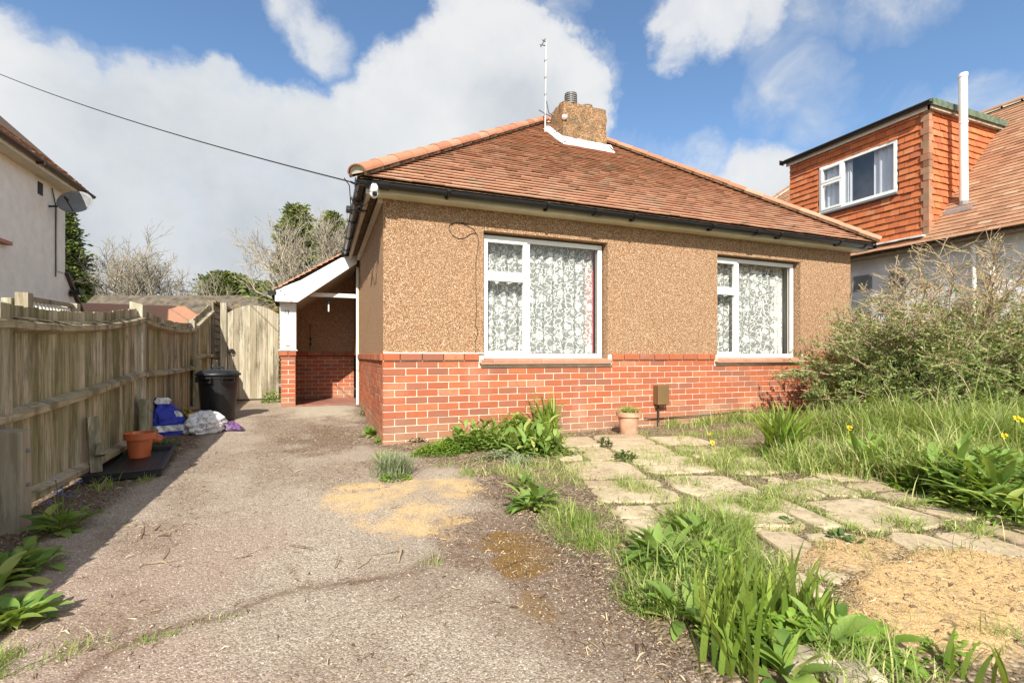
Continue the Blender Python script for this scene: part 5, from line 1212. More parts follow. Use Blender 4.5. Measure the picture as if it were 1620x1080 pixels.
for (px, py, rx, ry, n, h, straw) in Zs:
    c = G(px, py); n = int(n*1.15); rr = np.sqrt(RNG.random(n))*(1+RNG.normal(0, .15, n)); t = RNG.uniform(0, 6.283, n); x = c.x+rx*rr*np.cos(t); y = c.y+ry*rr*np.sin(t)
    dn = vnoise(x, y, 5, 33, 3); k = (RNG.random(n) < sstep(.28, .55, dn)) & (y < -.02); 
    if h > .2: k &= ~((x > 5.6) & (y > -.6))
    x, y, dn = x[k], y[k], dn[k]; n = len(x)
    if n == 0: continue
    z = np.where(x < xedge(y)-.05, rise(x, y), gridval(ZG, gx_, gy_, np.clip(x, -.3, 9.2), y)); z = np.maximum(z, -.02)-.004
    H = h*RNG.gamma(6, 1/6, n)*(.55+.9*dn); W_ = np.clip(H*.022, .0011, .0042)*RNG.uniform(.7, 1.3, n)
    r_ = np.where(RNG.random(n) < straw*.7, RNG.uniform(.7, 1, n), RNG.uniform(0, .62, n)); parts.append(blades(np.column_stack([x, y, z]), H, W_, RNG.uniform(.15, 1.25, n), r_))
for (ctr, ia, ib) in slabs:
    for side in range(4):
        n = 150; t = RNG.uniform(-.32, .32, n); o_ = RNG.normal(0, .018, n)+.3; u, v_ = [(t, -o_), (t, o_), (o_, t), (-o_, t)][side]
        x = ctr.x+ea.x*u+eb.x*v_; y = ctr.y+ea.y*u+eb.y*v_; k = RNG.random(n) < sstep(.42, .62, vnoise(x, y, 3.5, 77, 4)); x, y = x[k], y[k]
        if len(x) < 2: continue
        n = len(x); H = RNG.uniform(.015, .075, n)*(.6+.8*vnoise(x, y, 2, 5, 2)); parts.append(blades(np.column_stack([x, y, np.zeros(n)]), H, H*.02+.0008, RNG.uniform(.3, 1.5, n), np.where(RNG.random(n) < .35, RNG.uniform(.7, 1, n), RNG.uniform(0, .62, n))))
tag(blade_mesh('grass', parts, 'grass_leaf', (2, -2, 0)), 'rough green and straw coloured grass growing through the front garden and paving', 'grass', None, 'stuff')
# ------------------------------------------------------------------ plants
def broad_leaf(c, az, L, Wd, elev, droop, fold=.25, pet=.3, n=6):
    d = np.array([math.cos(az), math.sin(az), 0]); s = np.array([-math.sin(az), math.cos(az), 0]); up = np.array([0, 0, 1.]); V = []; p = np.array(c, float); e = elev
    tot = L*(1+pet); step = tot/(n+2)
    for i in range(n+3):
        t = i/(n+2); tt = (t*(1+pet)-pet); w_ = .06*Wd if tt <= 0 else Wd*math.sin(math.pi*min(1, tt)**.8)**.75+.0006
        if i == n+2: w_ = .0006
        dirv = d*math.cos(e)+up*math.sin(e); nv = -d*math.sin(e)+up*math.cos(e)
        V += [p-s*w_+nv*w_*fold, p, p+s*w_+nv*w_*fold]
        p = p+dirv*step; e -= droop/(n+2)
    F = []
    for i in range(n+2): F += [(3*i, 3*i+1, 3*i+4, 3*i+3), (3*i+1, 3*i+2, 3*i+5, 3*i+4)]
    return V, F
def rosette(name, pos, n, L, Wd, mat_, label, cat_='plant', elev=(.35, 1.3), droop=(.6, 1.5), spread=.03, pet=.35, layers=None, grp=None, hz_=0):
    V = []; F = []; r_ = []
    for i in range(n):
        az = i*2.4+random.uniform(-.4, .4); q = i/n; e = lerp(elev[0], elev[1], q)+random.uniform(-.15, .15); l = L*random.uniform(.6, 1.1)
        c = (pos[0]+random.uniform(-spread, spread), pos[1]+random.uniform(-spread, spread), pos[2]+hz_*q*random.random())
        v, f = broad_leaf(c, az, l, Wd*l/L*random.uniform(.8, 1.15), e, random.uniform(*droop), random.uniform(.1, .4), pet); B = len(V); V += v; F += [tuple(B+k for k in x) for x in f]; r_ += [random.random()]*len(f)
    o = np_mesh(name, np.array(V), np.array(F), r_, mat_, None, tuple(pos), smooth=True); return tag(o, label, cat_, grp)
def straps(name, pos, n, H, Wd, label, mat_='strap_leaf', lean=(.1, .8), spread=.04, cat_='plant', grp=None, fan=None):
    P = np.column_stack([pos[0]+RNG.normal(0, spread, n), pos[1]+RNG.normal(0, spread, n), np.full(n, pos[2]-.01)]); az = RNG.uniform(0, 6.283, n) if fan is None else fan+RNG.normal(0, .35, n)+math.pi*(RNG.random(n) < .5)
    return tag(blade_mesh(name, [blades(P, H*RNG.uniform(.55, 1.1, n), np.full(n, Wd)*RNG.uniform(.7, 1.2, n), RNG.uniform(*lean, n), RNG.random(n)*.92, 6, 1.0, az)], mat_, tuple(pos)), label, cat_, grp)
def bushlet(name, pos, rx, ry, h, n, ls, mat_, label, cat_='plant', grp=None):
    """low mound of many small leaves"""
    V = []; F = []; r_ = []
    for i in range(n):
        t = random.uniform(0, 6.283); q = math.sqrt(random.random()); x = pos[0]+rx*q*math.cos(t); y = pos[1]+ry*q*math.sin(t); z = pos[2]+h*(1-q*q)*random.uniform(.25, 1)
        v, f = broad_leaf((x, y, z), t+random.uniform(-1, 1), ls*random.uniform(.6, 1.3), ls*.32, random.uniform(.1, 1.0), random.uniform(.2, 1.2), .2, .1, 2); B = len(V); V += v; F += [tuple(B+k for k in x_) for x_ in f]; r_ += [random.random()]*len(f)
    o = np_mesh(name, np.array(V), np.array(F), r_, mat_, None, tuple(pos), smooth=False); return tag(o, label, cat_, grp)
def gp(px, py): p = G(px, py); return (p.x, p.y, max(0, gz(p.x, p.y)))
# left fence border
rosette('broad_leaved_plant', gp(14, 990), 60, .11, .022, 'broad_leaf', 'bright broad leaved plant at the bottom left corner beneath the fence, nearest border plant', spread=.06)
rosette('broad_leaved_plant', gp(30, 905), 70, .12, .024, 'broad_leaf', 'large broad leaved plant by the fence, second from the bottom left corner', spread=.08)
rosette('broad_leaved_plant', gp(-20, 930), 60, .14, .026, 'broad_leaf', 'tall broad leaved plant cut by the left picture edge', spread=.08)
p = gp(92, 842); al = empty('flowering_weed', p); tag(al, 'bushy weed with small blue flowers at the foot of the timber spur', 'plant')
o1 = rosette('leaves', p, 34, .12, .03, 'broad_leaf', None, None, spread=.07, hz_=.06); o1.parent = al; o1.location = (0, 0, 0)
for k in o1.keys():
    pass
P = []
b = MB(); stem = MB()
for i in range(8):
    q = Vector(p)+Vector((random.uniform(-.1, .1), random.uniform(-.1, .1), random.uniform(.16, .28))); stem.tube([Vector(p), Vector(p).lerp(q, .5)+Vector((.01, 0, 0)), q], .0025, 4)
    for j in range(3):
        b = MB(); c = q+Vector((random.uniform(-.015, .015), random.uniform(-.015, .015), random.uniform(-.01, .01)))
        for a in range(5):
            t = a*1.2566; b.add([c, c+Vector((.009*math.cos(t-.4), .009*math.sin(t-.4), .003)), c+Vector((.013*math.cos(t), .013*math.sin(t), .004)), c+Vector((.009*math.cos(t+.4), .009*math.sin(t+.4), .003))], [(0, 1, 2, 3)])
        b.build('flower', 'flower_blue', al, fixn=False)
stem.build('stem', 'strap_leaf', al)
bushlet('ivy_patch', gp(262, 706), .12, .12, .06, 130, .035, 'dark_leaf', 'dark green ground weed beside the black tray under the blue bag')
bushlet('ivy_patch', gp(292, 672), .12, .3, .16, 260, .04, 'dark_leaf', 'dark green weed growing up between the blue bag and the fence')
straps('grass_tuft', gp(196, 722), 40, .18, .004, 'tuft of thin grass between the fence and the orange pot', 'grass_leaf')
straps('grass_tuft', gp(160, 775), 30, .14, .004, 'tuft of thin grass by the broken stake at the fence foot', 'grass_leaf')
bushlet('weed', gp(430, 645), .16, .12, .24, 260, .045, 'lime_leaf', 'light green leafy weed at the foot of the gate beside the brick porch pier'); bushlet('weed', gp(376, 640), .06, .05, .16, 70, .04, 'lime_leaf', 'small upright weed growing at the gate edge behind the dustbin'); bushlet('weed', gp(462, 648), .1, .05, .04, 60, .03, 'lime_leaf', 'tiny weed in front of the brick porch pier')
# along the side wall and the corner
rosette('weed', gp(587, 690), 24, .12, .03, 'broad_leaf', 'dark glossy weed against the side wall just left of the house corner', spread=.03, elev=(.2, 1.5))
bushlet('weed', gp(573, 662), .04, .10, .14, 80, .03, 'grey_leaf', 'thin straggly weed along the side wall farther from the corner')
bushlet('weed', gp(600, 700), .05, .08, .06, 60, .03, 'lime_leaf', 'small light weed at the brick corner')
straps('lavender', gp(622, 752), 700, .23, .0036, 'grey green lavender tuft growing out of the yellow gravel in the drive', 'grey_leaf', (.1, 1.0), .05, 'lavender'); bushlet('weed', gp(626, 758), .11, .08, .05, 150, .025, 'lime_leaf', 'bright green low leaves around the foot of the lavender tuft')
straps('grass_tuft', gp(610, 725), 160, .10, .003, 'pale grass tuft between the lavender and the house corner', 'grass_leaf', (.1, 1), .05)
# bed under the wall
bushlet('mat_plant', gp(694, 718), .26, .15, .12, 1300, .024, 'lime_leaf', 'low bright green mat plant at the front edge of the bed')
bushlet('weed', gp(660, 700), .12, .06, .08, 200, .025, 'dark_leaf', 'small dark leaved weed at the left end of the wall bed'); bushlet('weed', gp(705, 692), .35, .1, .2, 800, .04, 'broad_leaf', 'low leafy weeds along the brick wall behind the mat plant')
for i, (px, py, n, L, lab) in enumerate(((745, 705, 34, .13, 'broad leaved plant in the wall bed, leftmost of its clump'), (775, 696, 30, .13, 'broad leaved plant tight against the brick wall in the clump below the window'), (800, 715, 36, .14, 'broad leaved plant in the middle of the clump below the wide window'), (835, 722, 36, .15, 'broad leaved plant at the front of the clump with grey lavender beside it'), (868, 722, 34, .17, 'large broad leaved plant at the right end of the wall bed clump'), (850, 702, 30, .18, 'tall broad leaved plant right in front of the dark sword leaves'))):
    rosette('leafy_plant', gp(px, py), int(n*2.2), L*1.0, L*.16, 'broad_leaf', lab, spread=.14, elev=(.3, 1.5), hz_=.2)
straps('iris', gp(868, 694), 60, .60, .017, 'dark green sword leaved iris against the brick wall behind the leafy clump', 'strap_leaf', (.1, .7), .05, 'iris')
straps('lavender', gp(820, 738), 260, .14, .003, 'straggly grey lavender at the front of the wall bed', 'grey_leaf', (.2, 1.2), .05, 'lavender'); straps('lavender', gp(790, 692), 300, .3, .003, 'grey lavender stems rising behind the broad leaved plants', 'grey_leaf', (.1, .8), .07, 'lavender')
for (px, py, rx, ry, h, n, ls, mt, lab) in ((725, 712, .25, .12, .16, 420, .055, 'broad_leaf', 'leafy green weeds filling the left half of the wall bed'), (770, 712, .3, .13, .24, 600, .06, 'broad_leaf', 'tall leafy green weeds in the middle of the wall bed'), (815, 700, .28, .13, .32, 700, .06, 'lime_leaf', 'tall light green weeds rising under the right half of the wide window'), (850, 718, .25, .13, .24, 500, .065, 'broad_leaf', 'dense leafy weeds at the front right of the wall bed'), (790, 728, .25, .08, .1, 300, .03, 'grey_leaf', 'low grey leaved patch along the front of the wall bed')):
    bushlet('weed', gp(px, py), rx, ry, h, n, ls, mt, lab)
for (px, py, rx, ry, h, n, ls, mt, lab) in ((1120, 905, .14, .14, .12, 420, .035, 'lime_leaf', 'bright leafy weeds in the grass between the leafy plants and the irises'), (1180, 1010, .16, .10, .10, 380, .035, 'broad_leaf', 'low leafy weeds at the foot of the foreground irises'), (1240, 1025, .14, .08, .10, 300, .04, 'lime_leaf', 'light green leaves between the last iris and the rosette'), (1070, 925, .10, .10, .09, 260, .03, 'broad_leaf', 'small leafy weeds below the large foreground leafy plant'), (1500, 1040, .22, .06, .05, 260, .025, 'lime_leaf', 'sparse low weeds at the bottom right below the gravel'), (1580, 800, .45, .25, .34, 1000, .06, 'broad_leaf', 'dense leafy weeds behind the dark clump at the right edge'), (1480, 770, .4, .2, .28, 800, .05, 'lime_leaf', 'light leafy weeds in the long grass left of the big clump'), (1400, 690, .8, .25, .5, 1500, .07, 'broad_leaf', 'leafy undergrowth along the front foot of the shrub'), (1560, 690, .8, .3, .6, 1600, .07, 'lime_leaf', 'bright leafy undergrowth below the right half of the shrub')):
    bushlet('weed', gp(px, py), rx, ry, h, n, ls, mt, lab)
for (px, py, n, H, wd, lab) in ((1185, 1015, 10, .26, .009, 'iris fan between the nearest and the middle foreground irises'), (1230, 1000, 10, .24, .008, 'iris fan just left of the right end of the foreground row'), (1285, 985, 9, .2, .008, 'thin iris fan bordering the yellow gravel'), (1140, 1035, 9, .2, .008, 'small iris fan left of the nearest tall iris'), (1170, 930, 9, .18, .007, 'small iris fan at the back of the foreground clump')):
    straps('iris', gp(px, py), int(n*1.4), H*1.15, wd*1.3, lab, 'strap_leaf', (.03, .55), .03, 'iris', 'irises in the foreground', fan=random.uniform(-.5, .5))
bushlet('weed', gp(905, 722), .16, .08, .07, 150, .03, 'broad_leaf', 'low nettle like weed at the edge of the first paving slab')
bushlet('weed', gp(957, 706), .08, .06, .10, 90, .035, 'dark_leaf', 'small dark weed on the slabs to the left of the clay pot'); bushlet('weed', gp(988, 728), .13, .09, .08, 170, .035, 'dark_leaf', 'dark spreading weed between slabs below the clay pot')
rosette('dandelion', gp(843, 805), 70, .16, .022, 'broad_leaf', 'bright green leafy rosette at the right edge of the drive', spread=.05, elev=(.1, 1.3)); rosette('dandelion', gp(828, 772), 24, .10, .02, 'broad_leaf', 'smaller green rosette just behind the leafy rosette at the drive edge', spread=.06)
straps('grass_tuft', gp(830, 765), 90, .08, .003, 'short grass tuft at the drive edge behind the rosettes', 'grass_leaf', (.2, 1.1), .03)
p = (pc_[0], pc_[1], pc_[2]+.25)
o = straps('pot_grass', p, 420, .15, .0026, 'dry grass and weeds growing in the old clay pot', 'grass_leaf', (.2, 1.2), .045, 'grass'); 
# front clumps
rosette('leafy_plant', gp(1045, 895), 100, .16, .021, 'broad_leaf', 'large light green leafy plant at the edge of the paving in the foreground', spread=.05, elev=(.3, 1.5))
rosette('leafy_plant', gp(1095, 868), 70, .15, .021, 'broad_leaf', 'leafy plant directly behind the large foreground leafy plant beside the grass patch', spread=.05, elev=(.3, 1.5))
rosette('foxglove', gp(1078, 985), 34, .12, .023, 'broad_leaf', 'soft grey green foxglove rosette at the bare soil edge', spread=.03, elev=(.1, 1.4)); bushlet('weed', gp(1020, 955), .07, .06, .06, 130, .022, 'lime_leaf', 'small bright green clump at the drive edge left of the foxglove')
straps('daffodil_leaves', gp(1058, 940), 40, .13, .004, 'thin upright yellow green leaves between the foxglove and the leafy plant', 'strap_leaf', (.1, .5), .04)
for (px, py, n, H, wd, lab) in ((1160, 1062, 14, .30, .0095, 'tall sword leaved iris nearest the bottom edge of the garden'), (1205, 990, 16, .24, .009, 'sword leaved iris in the middle of the foreground row'), (1150, 975, 14, .24, .009, 'sword leaved iris behind the tallest one, next to the foxglove'), (1255, 985, 14, .26, .009, 'sword leaved iris at the right end of the foreground row'), (1120, 1000, 9, .2, .008, 'sword leaved iris at the left end of the foreground row'), (1105, 850, 9, .13, .006, 'short iris shoots rising out of the grass behind the leafy plant'), (1290, 1010, 12, .2, .009, 'short sword leaves in front of the yellow gravel'), (1225, 1060, 8, .16, .010, 'broad iris shoots beside the garden edging stone'), (1525, 1075, 7, .15, .008, 'few sword leaves at the bottom right edge')):
    straps('iris', gp(px, py), int(n*1.5), H*1.1, wd*1.25, lab, 'strap_leaf', (.03, .5), .035, 'iris', 'irises in the foreground', fan=random.uniform(-.5, .5))
rosette('foxglove', gp(1312, 1032), 44, .13, .027, 'broad_leaf', 'broad leaved rosette in front of the gravel patch, above the edging stone', spread=.03, elev=(.2, 1.4)); rosette('foxglove', gp(1370, 1035), 24, .115, .027, 'lime_leaf', 'pale broad leaved rosette right of the other rosette above the edging stone', spread=.03, elev=(.05, .9)); rosette('foxglove', gp(1245, 1080), 18, .12, .03, 'broad_leaf', 'broad leaves rising at the bottom edge left of the edging stone', spread=.02, elev=(.5, 1.4))
# far right
straps('day_lily', gp(1237, 726), 190, .56, .016, 'lone arching clump of strap leaves on the grass in front of the brick wall', 'strap_leaf', (.15, .85), .05)
bushlet('weed', gp(1230, 735), .2, .15, .08, 260, .03, 'lime_leaf', 'bright low weeds at the foot of the lone strap leaved clump')
for (px, py, n, H, wd, lab) in ((1345, 715, 30, .3, .007, 'dark strap leaved clump with a daffodil, in front of the shrub'), (1400, 712, 16, .4, .009, 'tall strap leaves standing up left of centre before the shrub'), (1465, 720, 18, .42, .009, 'tall broad strap leaves in the long grass before the shrub'), (1545, 725, 34, .36, .009, 'strap leaved clump near the daffodils at the right edge'), (1590, 760, 34, .32, .010, 'bushy strap leaved clump at the right picture edge'), (1600, 640, 26, .4, .01, 'dark strap leaves growing under the shrub at the right edge')):
    straps('day_lily', gp(px, py), int(n*1.6), H*1.15, wd*1.35, lab, 'strap_leaf', (.1, .8), .06, 'plant', 'strap leaved clumps on the right')
for (px, py, n, L, lab) in ((1385, 752, 34, .17, 'dark broad leaved dock plant in the long grass'), (1435, 745, 20, .14, 'smaller broad leaved plant right of the dock plant'), (1520, 790, 44, .19, 'big leafy clump at the edge of the long grass on the right'), (1570, 812, 44, .19, 'dark leafy clump near the right picture edge'), (1612, 838, 16, .17, 'broad leaves spilling onto the slabs at the right picture edge'), (1500, 750, 24, .17, 'leafy plant in the grass behind the two big leafy clumps')):
    rosette('leafy_plant', gp(px, py), int(n*2.4), L*1.15, L*.135, 'broad_leaf', lab, spread=.13, elev=(.2, 1.4), hz_=.2)
for (px, py, lab) in ((1350, 868, 'small dark weed rooted in the gap between slabs near the gravel'), (1245, 835, 'reddish brown weed at the corner of a slab'), (1330, 855, 'tiny dark weed on the slab joint left of the bigger one')):
    bushlet('weed', gp(px, py), .06, .05, .05, 70, .03, 'dark_leaf', lab)
for (px, py, lab) in ((1430, 838, 'sprawling grass tuft on the slab edge, centre right'), (1540, 850, 'dry grass tuft on the slab edge toward the right'), (1215, 800, 'short grass tuft between the pale slabs')):
    straps('grass_tuft', gp(px, py), 120, .14, .0028, lab, 'grass_leaf', (.4, 1.6), .05)
def daff(px, py, h, lab):
    p = Vector(gp(px, py)); e = empty('daffodil', p); tag(e, lab, 'flower', 'daffodils'); s_ = MB(); q = p+Vector((.02, -.02, h)); s_.tube([p, p+Vector((0, 0, h*.6)), q], .003, 5); s_.build('stem', 'strap_leaf', e)
    f = MB(); T = Matrix.Rotation(R(60), 3, 'X')
    for a in range(6):
        t = a*1.047; u = T @ Vector((math.cos(t), math.sin(t), 0)); w_ = T @ Vector((-math.sin(t), math.cos(t), 0)); f.add([q, q+u*.018-w_*.009, q+u*.034, q+u*.018+w_*.009], [(0, 1, 2, 3)])
    f.lathe(q, [(.008, 0), (.01, .015), (.015, .022)], 10, tilt=T, cap0=False, cap1=False); f.build('bloom', 'flower_yellow', e, fixn=False)
for (px, py, h, lab) in ((1338, 712, .22, 'daffodil in front of the shrub, leftmost and highest of its pair'), (1342, 730, .2, 'daffodil in front of the shrub, lower of the left pair'), (1287, 718, .06, 'short yellow flower beside the lone strap leaved clump'), (1122, 706, .04, 'tiny yellow dandelion head in the grass right of the clay pot'), (1600, 745, .42, 'daffodil bloom at the right edge, tallest of the three'), (1612, 748, .41, 'daffodil bloom cut off by the right picture edge'), (1580, 750, .3, 'small daffodil bloom lower left of the tall right edge blooms'), (1275, 735, .05, 'low yellow flower in the grass below the strap leaved clump'), (1120, 690, .02, 'yellow flower close to the wall cable')): daff(px, py, h, lab)
# edging stones bottom right
def rock(px, py, sx, sy, sz, yaw, lab):
    import bmesh
    c = G(px, py); bm = bmesh.new(); bmesh.ops.create_cube(bm, size=1); bmesh.ops.subdivide_edges(bm, edges=bm.edges, cuts=5, use_grid_fill=True)
    for v in bm.verts:
        q = v.co.copy(); n_ = q.normalized()*.5; q = q.lerp(n_, .28); jit = float(vnoise(np.array([q.x*3+px]), np.array([q.y*3+q.z*5]), 2, 5)[0])-.5
        q *= 1+.25*jit; v.co = Matrix.Rotation(yaw, 3, 'Z') @ Vector((q.x*sx, q.y*sy, q.z*sz))
    me = bpy.data.meshes.new('edging_stone'); bm.to_mesh(me); bm.free(); me.attributes.new('rnd', 'FLOAT', 'FACE'); o = link_mesh('edging_stone', me, None, ['stone'], False, (c.x, c.y, sz*.25)); tag(o, lab, 'stone', None)
rock(1275, 1062, .16, .085, .075, -.45, 'weathered edging stone at the bottom of the bed, left of the pair'); rock(1345, 1085, .16, .09, .07, -.35, 'weathered edging stone at the bottom edge, right of the pair')
# ================================================================== TREES
def tubes_np(segs, n=3):
    """segs (k,8): p0 p1 r0 r1"""
    S = np.array(segs); p0, p1, r0, r1 = S[:, :3], S[:, 3:6], S[:, 6], S[:, 7]; d = p1-p0; d /= np.linalg.norm(d, axis=1)[:, None]+1e-9
    a = np.cross(d, np.array([.31, .12, .94])); a /= np.linalg.norm(a, axis=1)[:, None]+1e-9; b_ = np.cross(d, a); V = []
    for p, r in ((p0, r0), (p1, r1)):
        for j in range(n):
            t = 2*math.pi*j/n; V.append(p+(a*math.cos(t)+b_*math.sin(t))*r[:, None])
    V = np.stack(V, 1); B = (np.arange(len(S))*2*n)[:, None]; F = np.concatenate([B+np.array([j, (j+1) % n, n+(j+1) % n, n+j]) for j in range(n)]); return V.reshape(-1, 3), F
def grow(p, d, L, r, depth, segs, tips, spread=.5, kids=(2, 4), shrink=.72, rs=.6, upw=.15, wob=.12, rmin=.004):
    p = Vector(p); d = Vector(d).normalized(); n = 3
    pts = [p]
    for i in range(n):
        d2 = (d+Vector((random.gauss(0, wob), random.gauss(0, wob), random.gauss(0, wob)+upw*.3))).normalized(); q = p+d2*L/n; ra = max(rmin, r*(1-(1-rs)*i/n)); rb = max(rmin, r*(1-(1-rs)*(i+1)/n)); segs.append((*p, *q, ra, rb)); p = q; d = d2; pts.append(p)
    tips.append((p, d, depth))
    if depth == 0: return
    for k in range(random.randint(*kids)):
        o = Vector((random.gauss(0, 1), random.gauss(0, 1), random.gauss(0, 1))); o = (o-d*o.dot(d)).normalized(); dd_ = (d+o*random.uniform(.5, 1.2)*spread*1.6+Z3*upw).normalized()
        st = pts[random.choice([1, 2, 3, 3])]; grow(st, dd_, L*shrink*random.uniform(.75, 1.15), r*rs, depth-1, segs, tips, spread, kids, shrink, rs, upw, wob, rmin)
def quads_np(C, size, elong=2.0, rnd=None, normals=None, D=None):
    n = len(C); d = RNG.normal(0, 1, (n, 3)) if D is None else D+RNG.normal(0, .35, (n, 3)); d /= np.linalg.norm(d, axis=1)[:, None]; o = RNG.normal(0, 1, (n, 3)); o -= d*(o*d).sum(1)[:, None]; o /= np.linalg.norm(o, axis=1)[:, None]
    s = size*RNG.uniform(.6, 1.4, (n, 1)); V = np.stack([C, C+d*s*elong*.5+o*s*.5, C+d*s*elong, C+d*s*elong*.5-o*s*.5], 1).reshape(-1, 3); F = (np.arange(n)*4)[:, None]+np.array([0, 1, 2, 3]); return V, F
def bare_tree(name, base, H, depth, label, mat_='bark_pale', kids=(2, 4), spread=.5, r=None, trunk=.25, leafm_=None, rmin=.008, upw=.15, stems=5):
    e = empty(name, base); tag(e, label, 'tree'); segs = []; tips = []; base = Vector(base); r = r or H*.018
    segs.append((*base, *(base+Z3*H*trunk), r*1.2, r)); t = MB(); 
    sg = []
    for k in range(stems):
        a = k*6.283/stems+random.uniform(-.4, .4); grow(base+Z3*H*trunk*random.uniform(.7, 1), Vector((math.cos(a)*spread, math.sin(a)*spread, 1)), H*.28, r*.7, depth, sg, tips, spread, kids, .72, .62, upw, .1, rmin)
    V, F = tubes_np(segs, 8); np_mesh('trunk', V, F, np.full(len(F), .5), mat_, e)
    V, F = tubes_np(sg, 3); np_mesh('crown', V, F, RNG.random(len(F)), mat_, e); return e, tips, len(sg)
def conifer(name, base, H, rad, label, mat_='conifer_leaf', shape='cone', n=700, leaf=.16, z0=.1, per=30, seed=0, lean=0):
    e = empty(name, base); tag(e, label, 'tree'); base = Vector(base); V, F = tubes_np([(*base, *(base+Z3*H*.9), H*.02, H*.004)], 8); np_mesh('trunk', V, F, np.full(len(F), .5), 'bark', e)
    C = []; D = []; rr_ = []; segs = []
    for i in range(n):
        t = z0+(1-z0)*random.random()**.9; a = random.uniform(0, 6.283)
        if shape == 'cone': R_ = rad*(1-t)**.75*(.75+.25*math.sin(t*40+a*2))
        elif shape == 'dome': R_ = rad*math.sqrt(max(0, 1-t*t))*(.7+.3*math.sin(a*3+t*9))
        else: R_ = rad*(1-abs(t-.45)**1.6*2.2)*(.75+.25*math.sin(a*3+t*11))
        R_ = max(R_, .1*rad)*random.uniform(.7, 1.1); q0 = base+Z3*(H*t); q1 = base+Vector((R_*math.cos(a), R_*math.sin(a), H*t+R_*.12)); segs.append((*q0, *q1, .03, .008)); d = (q1-q0).normalized()
        ax = np.array(q0)+(np.array(q1)-np.array(q0))*RNG.uniform(.45, 1.0, (per, 1)); off = RNG.normal(0, 1, (per, 3))*np.array([.13, .13, .035])*rad*.55; C.append(ax+off); D.append(np.tile(np.array(d)+np.array([0, 0, .05]), (per, 1))); rr_.append(np.clip(RNG.normal(random.random(), .15, per), 0, 1))
    V, F = quads_np(np.concatenate(C), leaf, 2.2, D=np.concatenate(D)); np_mesh('crown', V, F, np.concatenate(rr_), mat_, e)
    V, F = tubes_np(segs, 3); np_mesh('limbs', V, F, np.full(len(F), .5), 'bark', e); return e
def gnd(px, D): p = PD(px, HZ, D); return (p.x, p.y, 0)
conifer('conifer_tree', gnd(85, 27), 9.6, 3.2, 'dark green conifer rising beside the white house on the left', n=1300, leaf=.10, per=48)
bare_tree('bare_tree', gnd(228, 30), 9.0, 5, 'large pale leafless tree behind the fence on the left', 'bark_pale', (3, 4), .6, .16, .18, rmin=.0062, stems=9, upw=.12)
conifer('cedar_tree', gnd(358, 36), 6.9, 3.9, 'spreading green cedar beyond the gate', 'cedar_leaf', 'dome', 700, .12, .35, 50)
conifer('conifer_tree', gnd(470, 24), 8.3, 1.9, 'olive green conifer behind the porch roof, left of its pair', 'cedar_leaf', 'egg', 420, .075, .2, 44); conifer('conifer_tree', gnd(528, 24), 8.0, 1.6, 'olive green conifer behind the porch roof, right of its pair', 'cedar_leaf', 'egg', 380, .075, .2, 44)
bare_tree('bare_tree', gnd(480, 18), 6.9, 5, 'pale leafless tree standing in front of the conifers behind the porch', 'bark_pale', (2, 4), .55, .09, .25, rmin=.006, stems=7, upw=.2)
conifer('evergreen_bush', gnd(405, 30), 5.2, 1.6, 'small dark evergreen between the cedar and the brown shrub', 'cedar_leaf', 'dome', 200, .18, .3, 30)
e, tips, _ = bare_tree('brown_shrub', gnd(415, 11.5), 2.7, 4, 'brown twiggy shrub behind the garden gate', 'twig', (3, 4), .75, .03, .1, rmin=.005, stems=8, upw=.1)
C = np.array([np.array(t[0]) for t in tips if t[2] <= 2]); C = np.repeat(C, 5, 0)+RNG.normal(0, .06, (len(C)*5, 3)); V, F = quads_np(C, .035, 2); np_mesh('leaves', V, F, RNG.random(len(C)), 'brown_leaf', e)
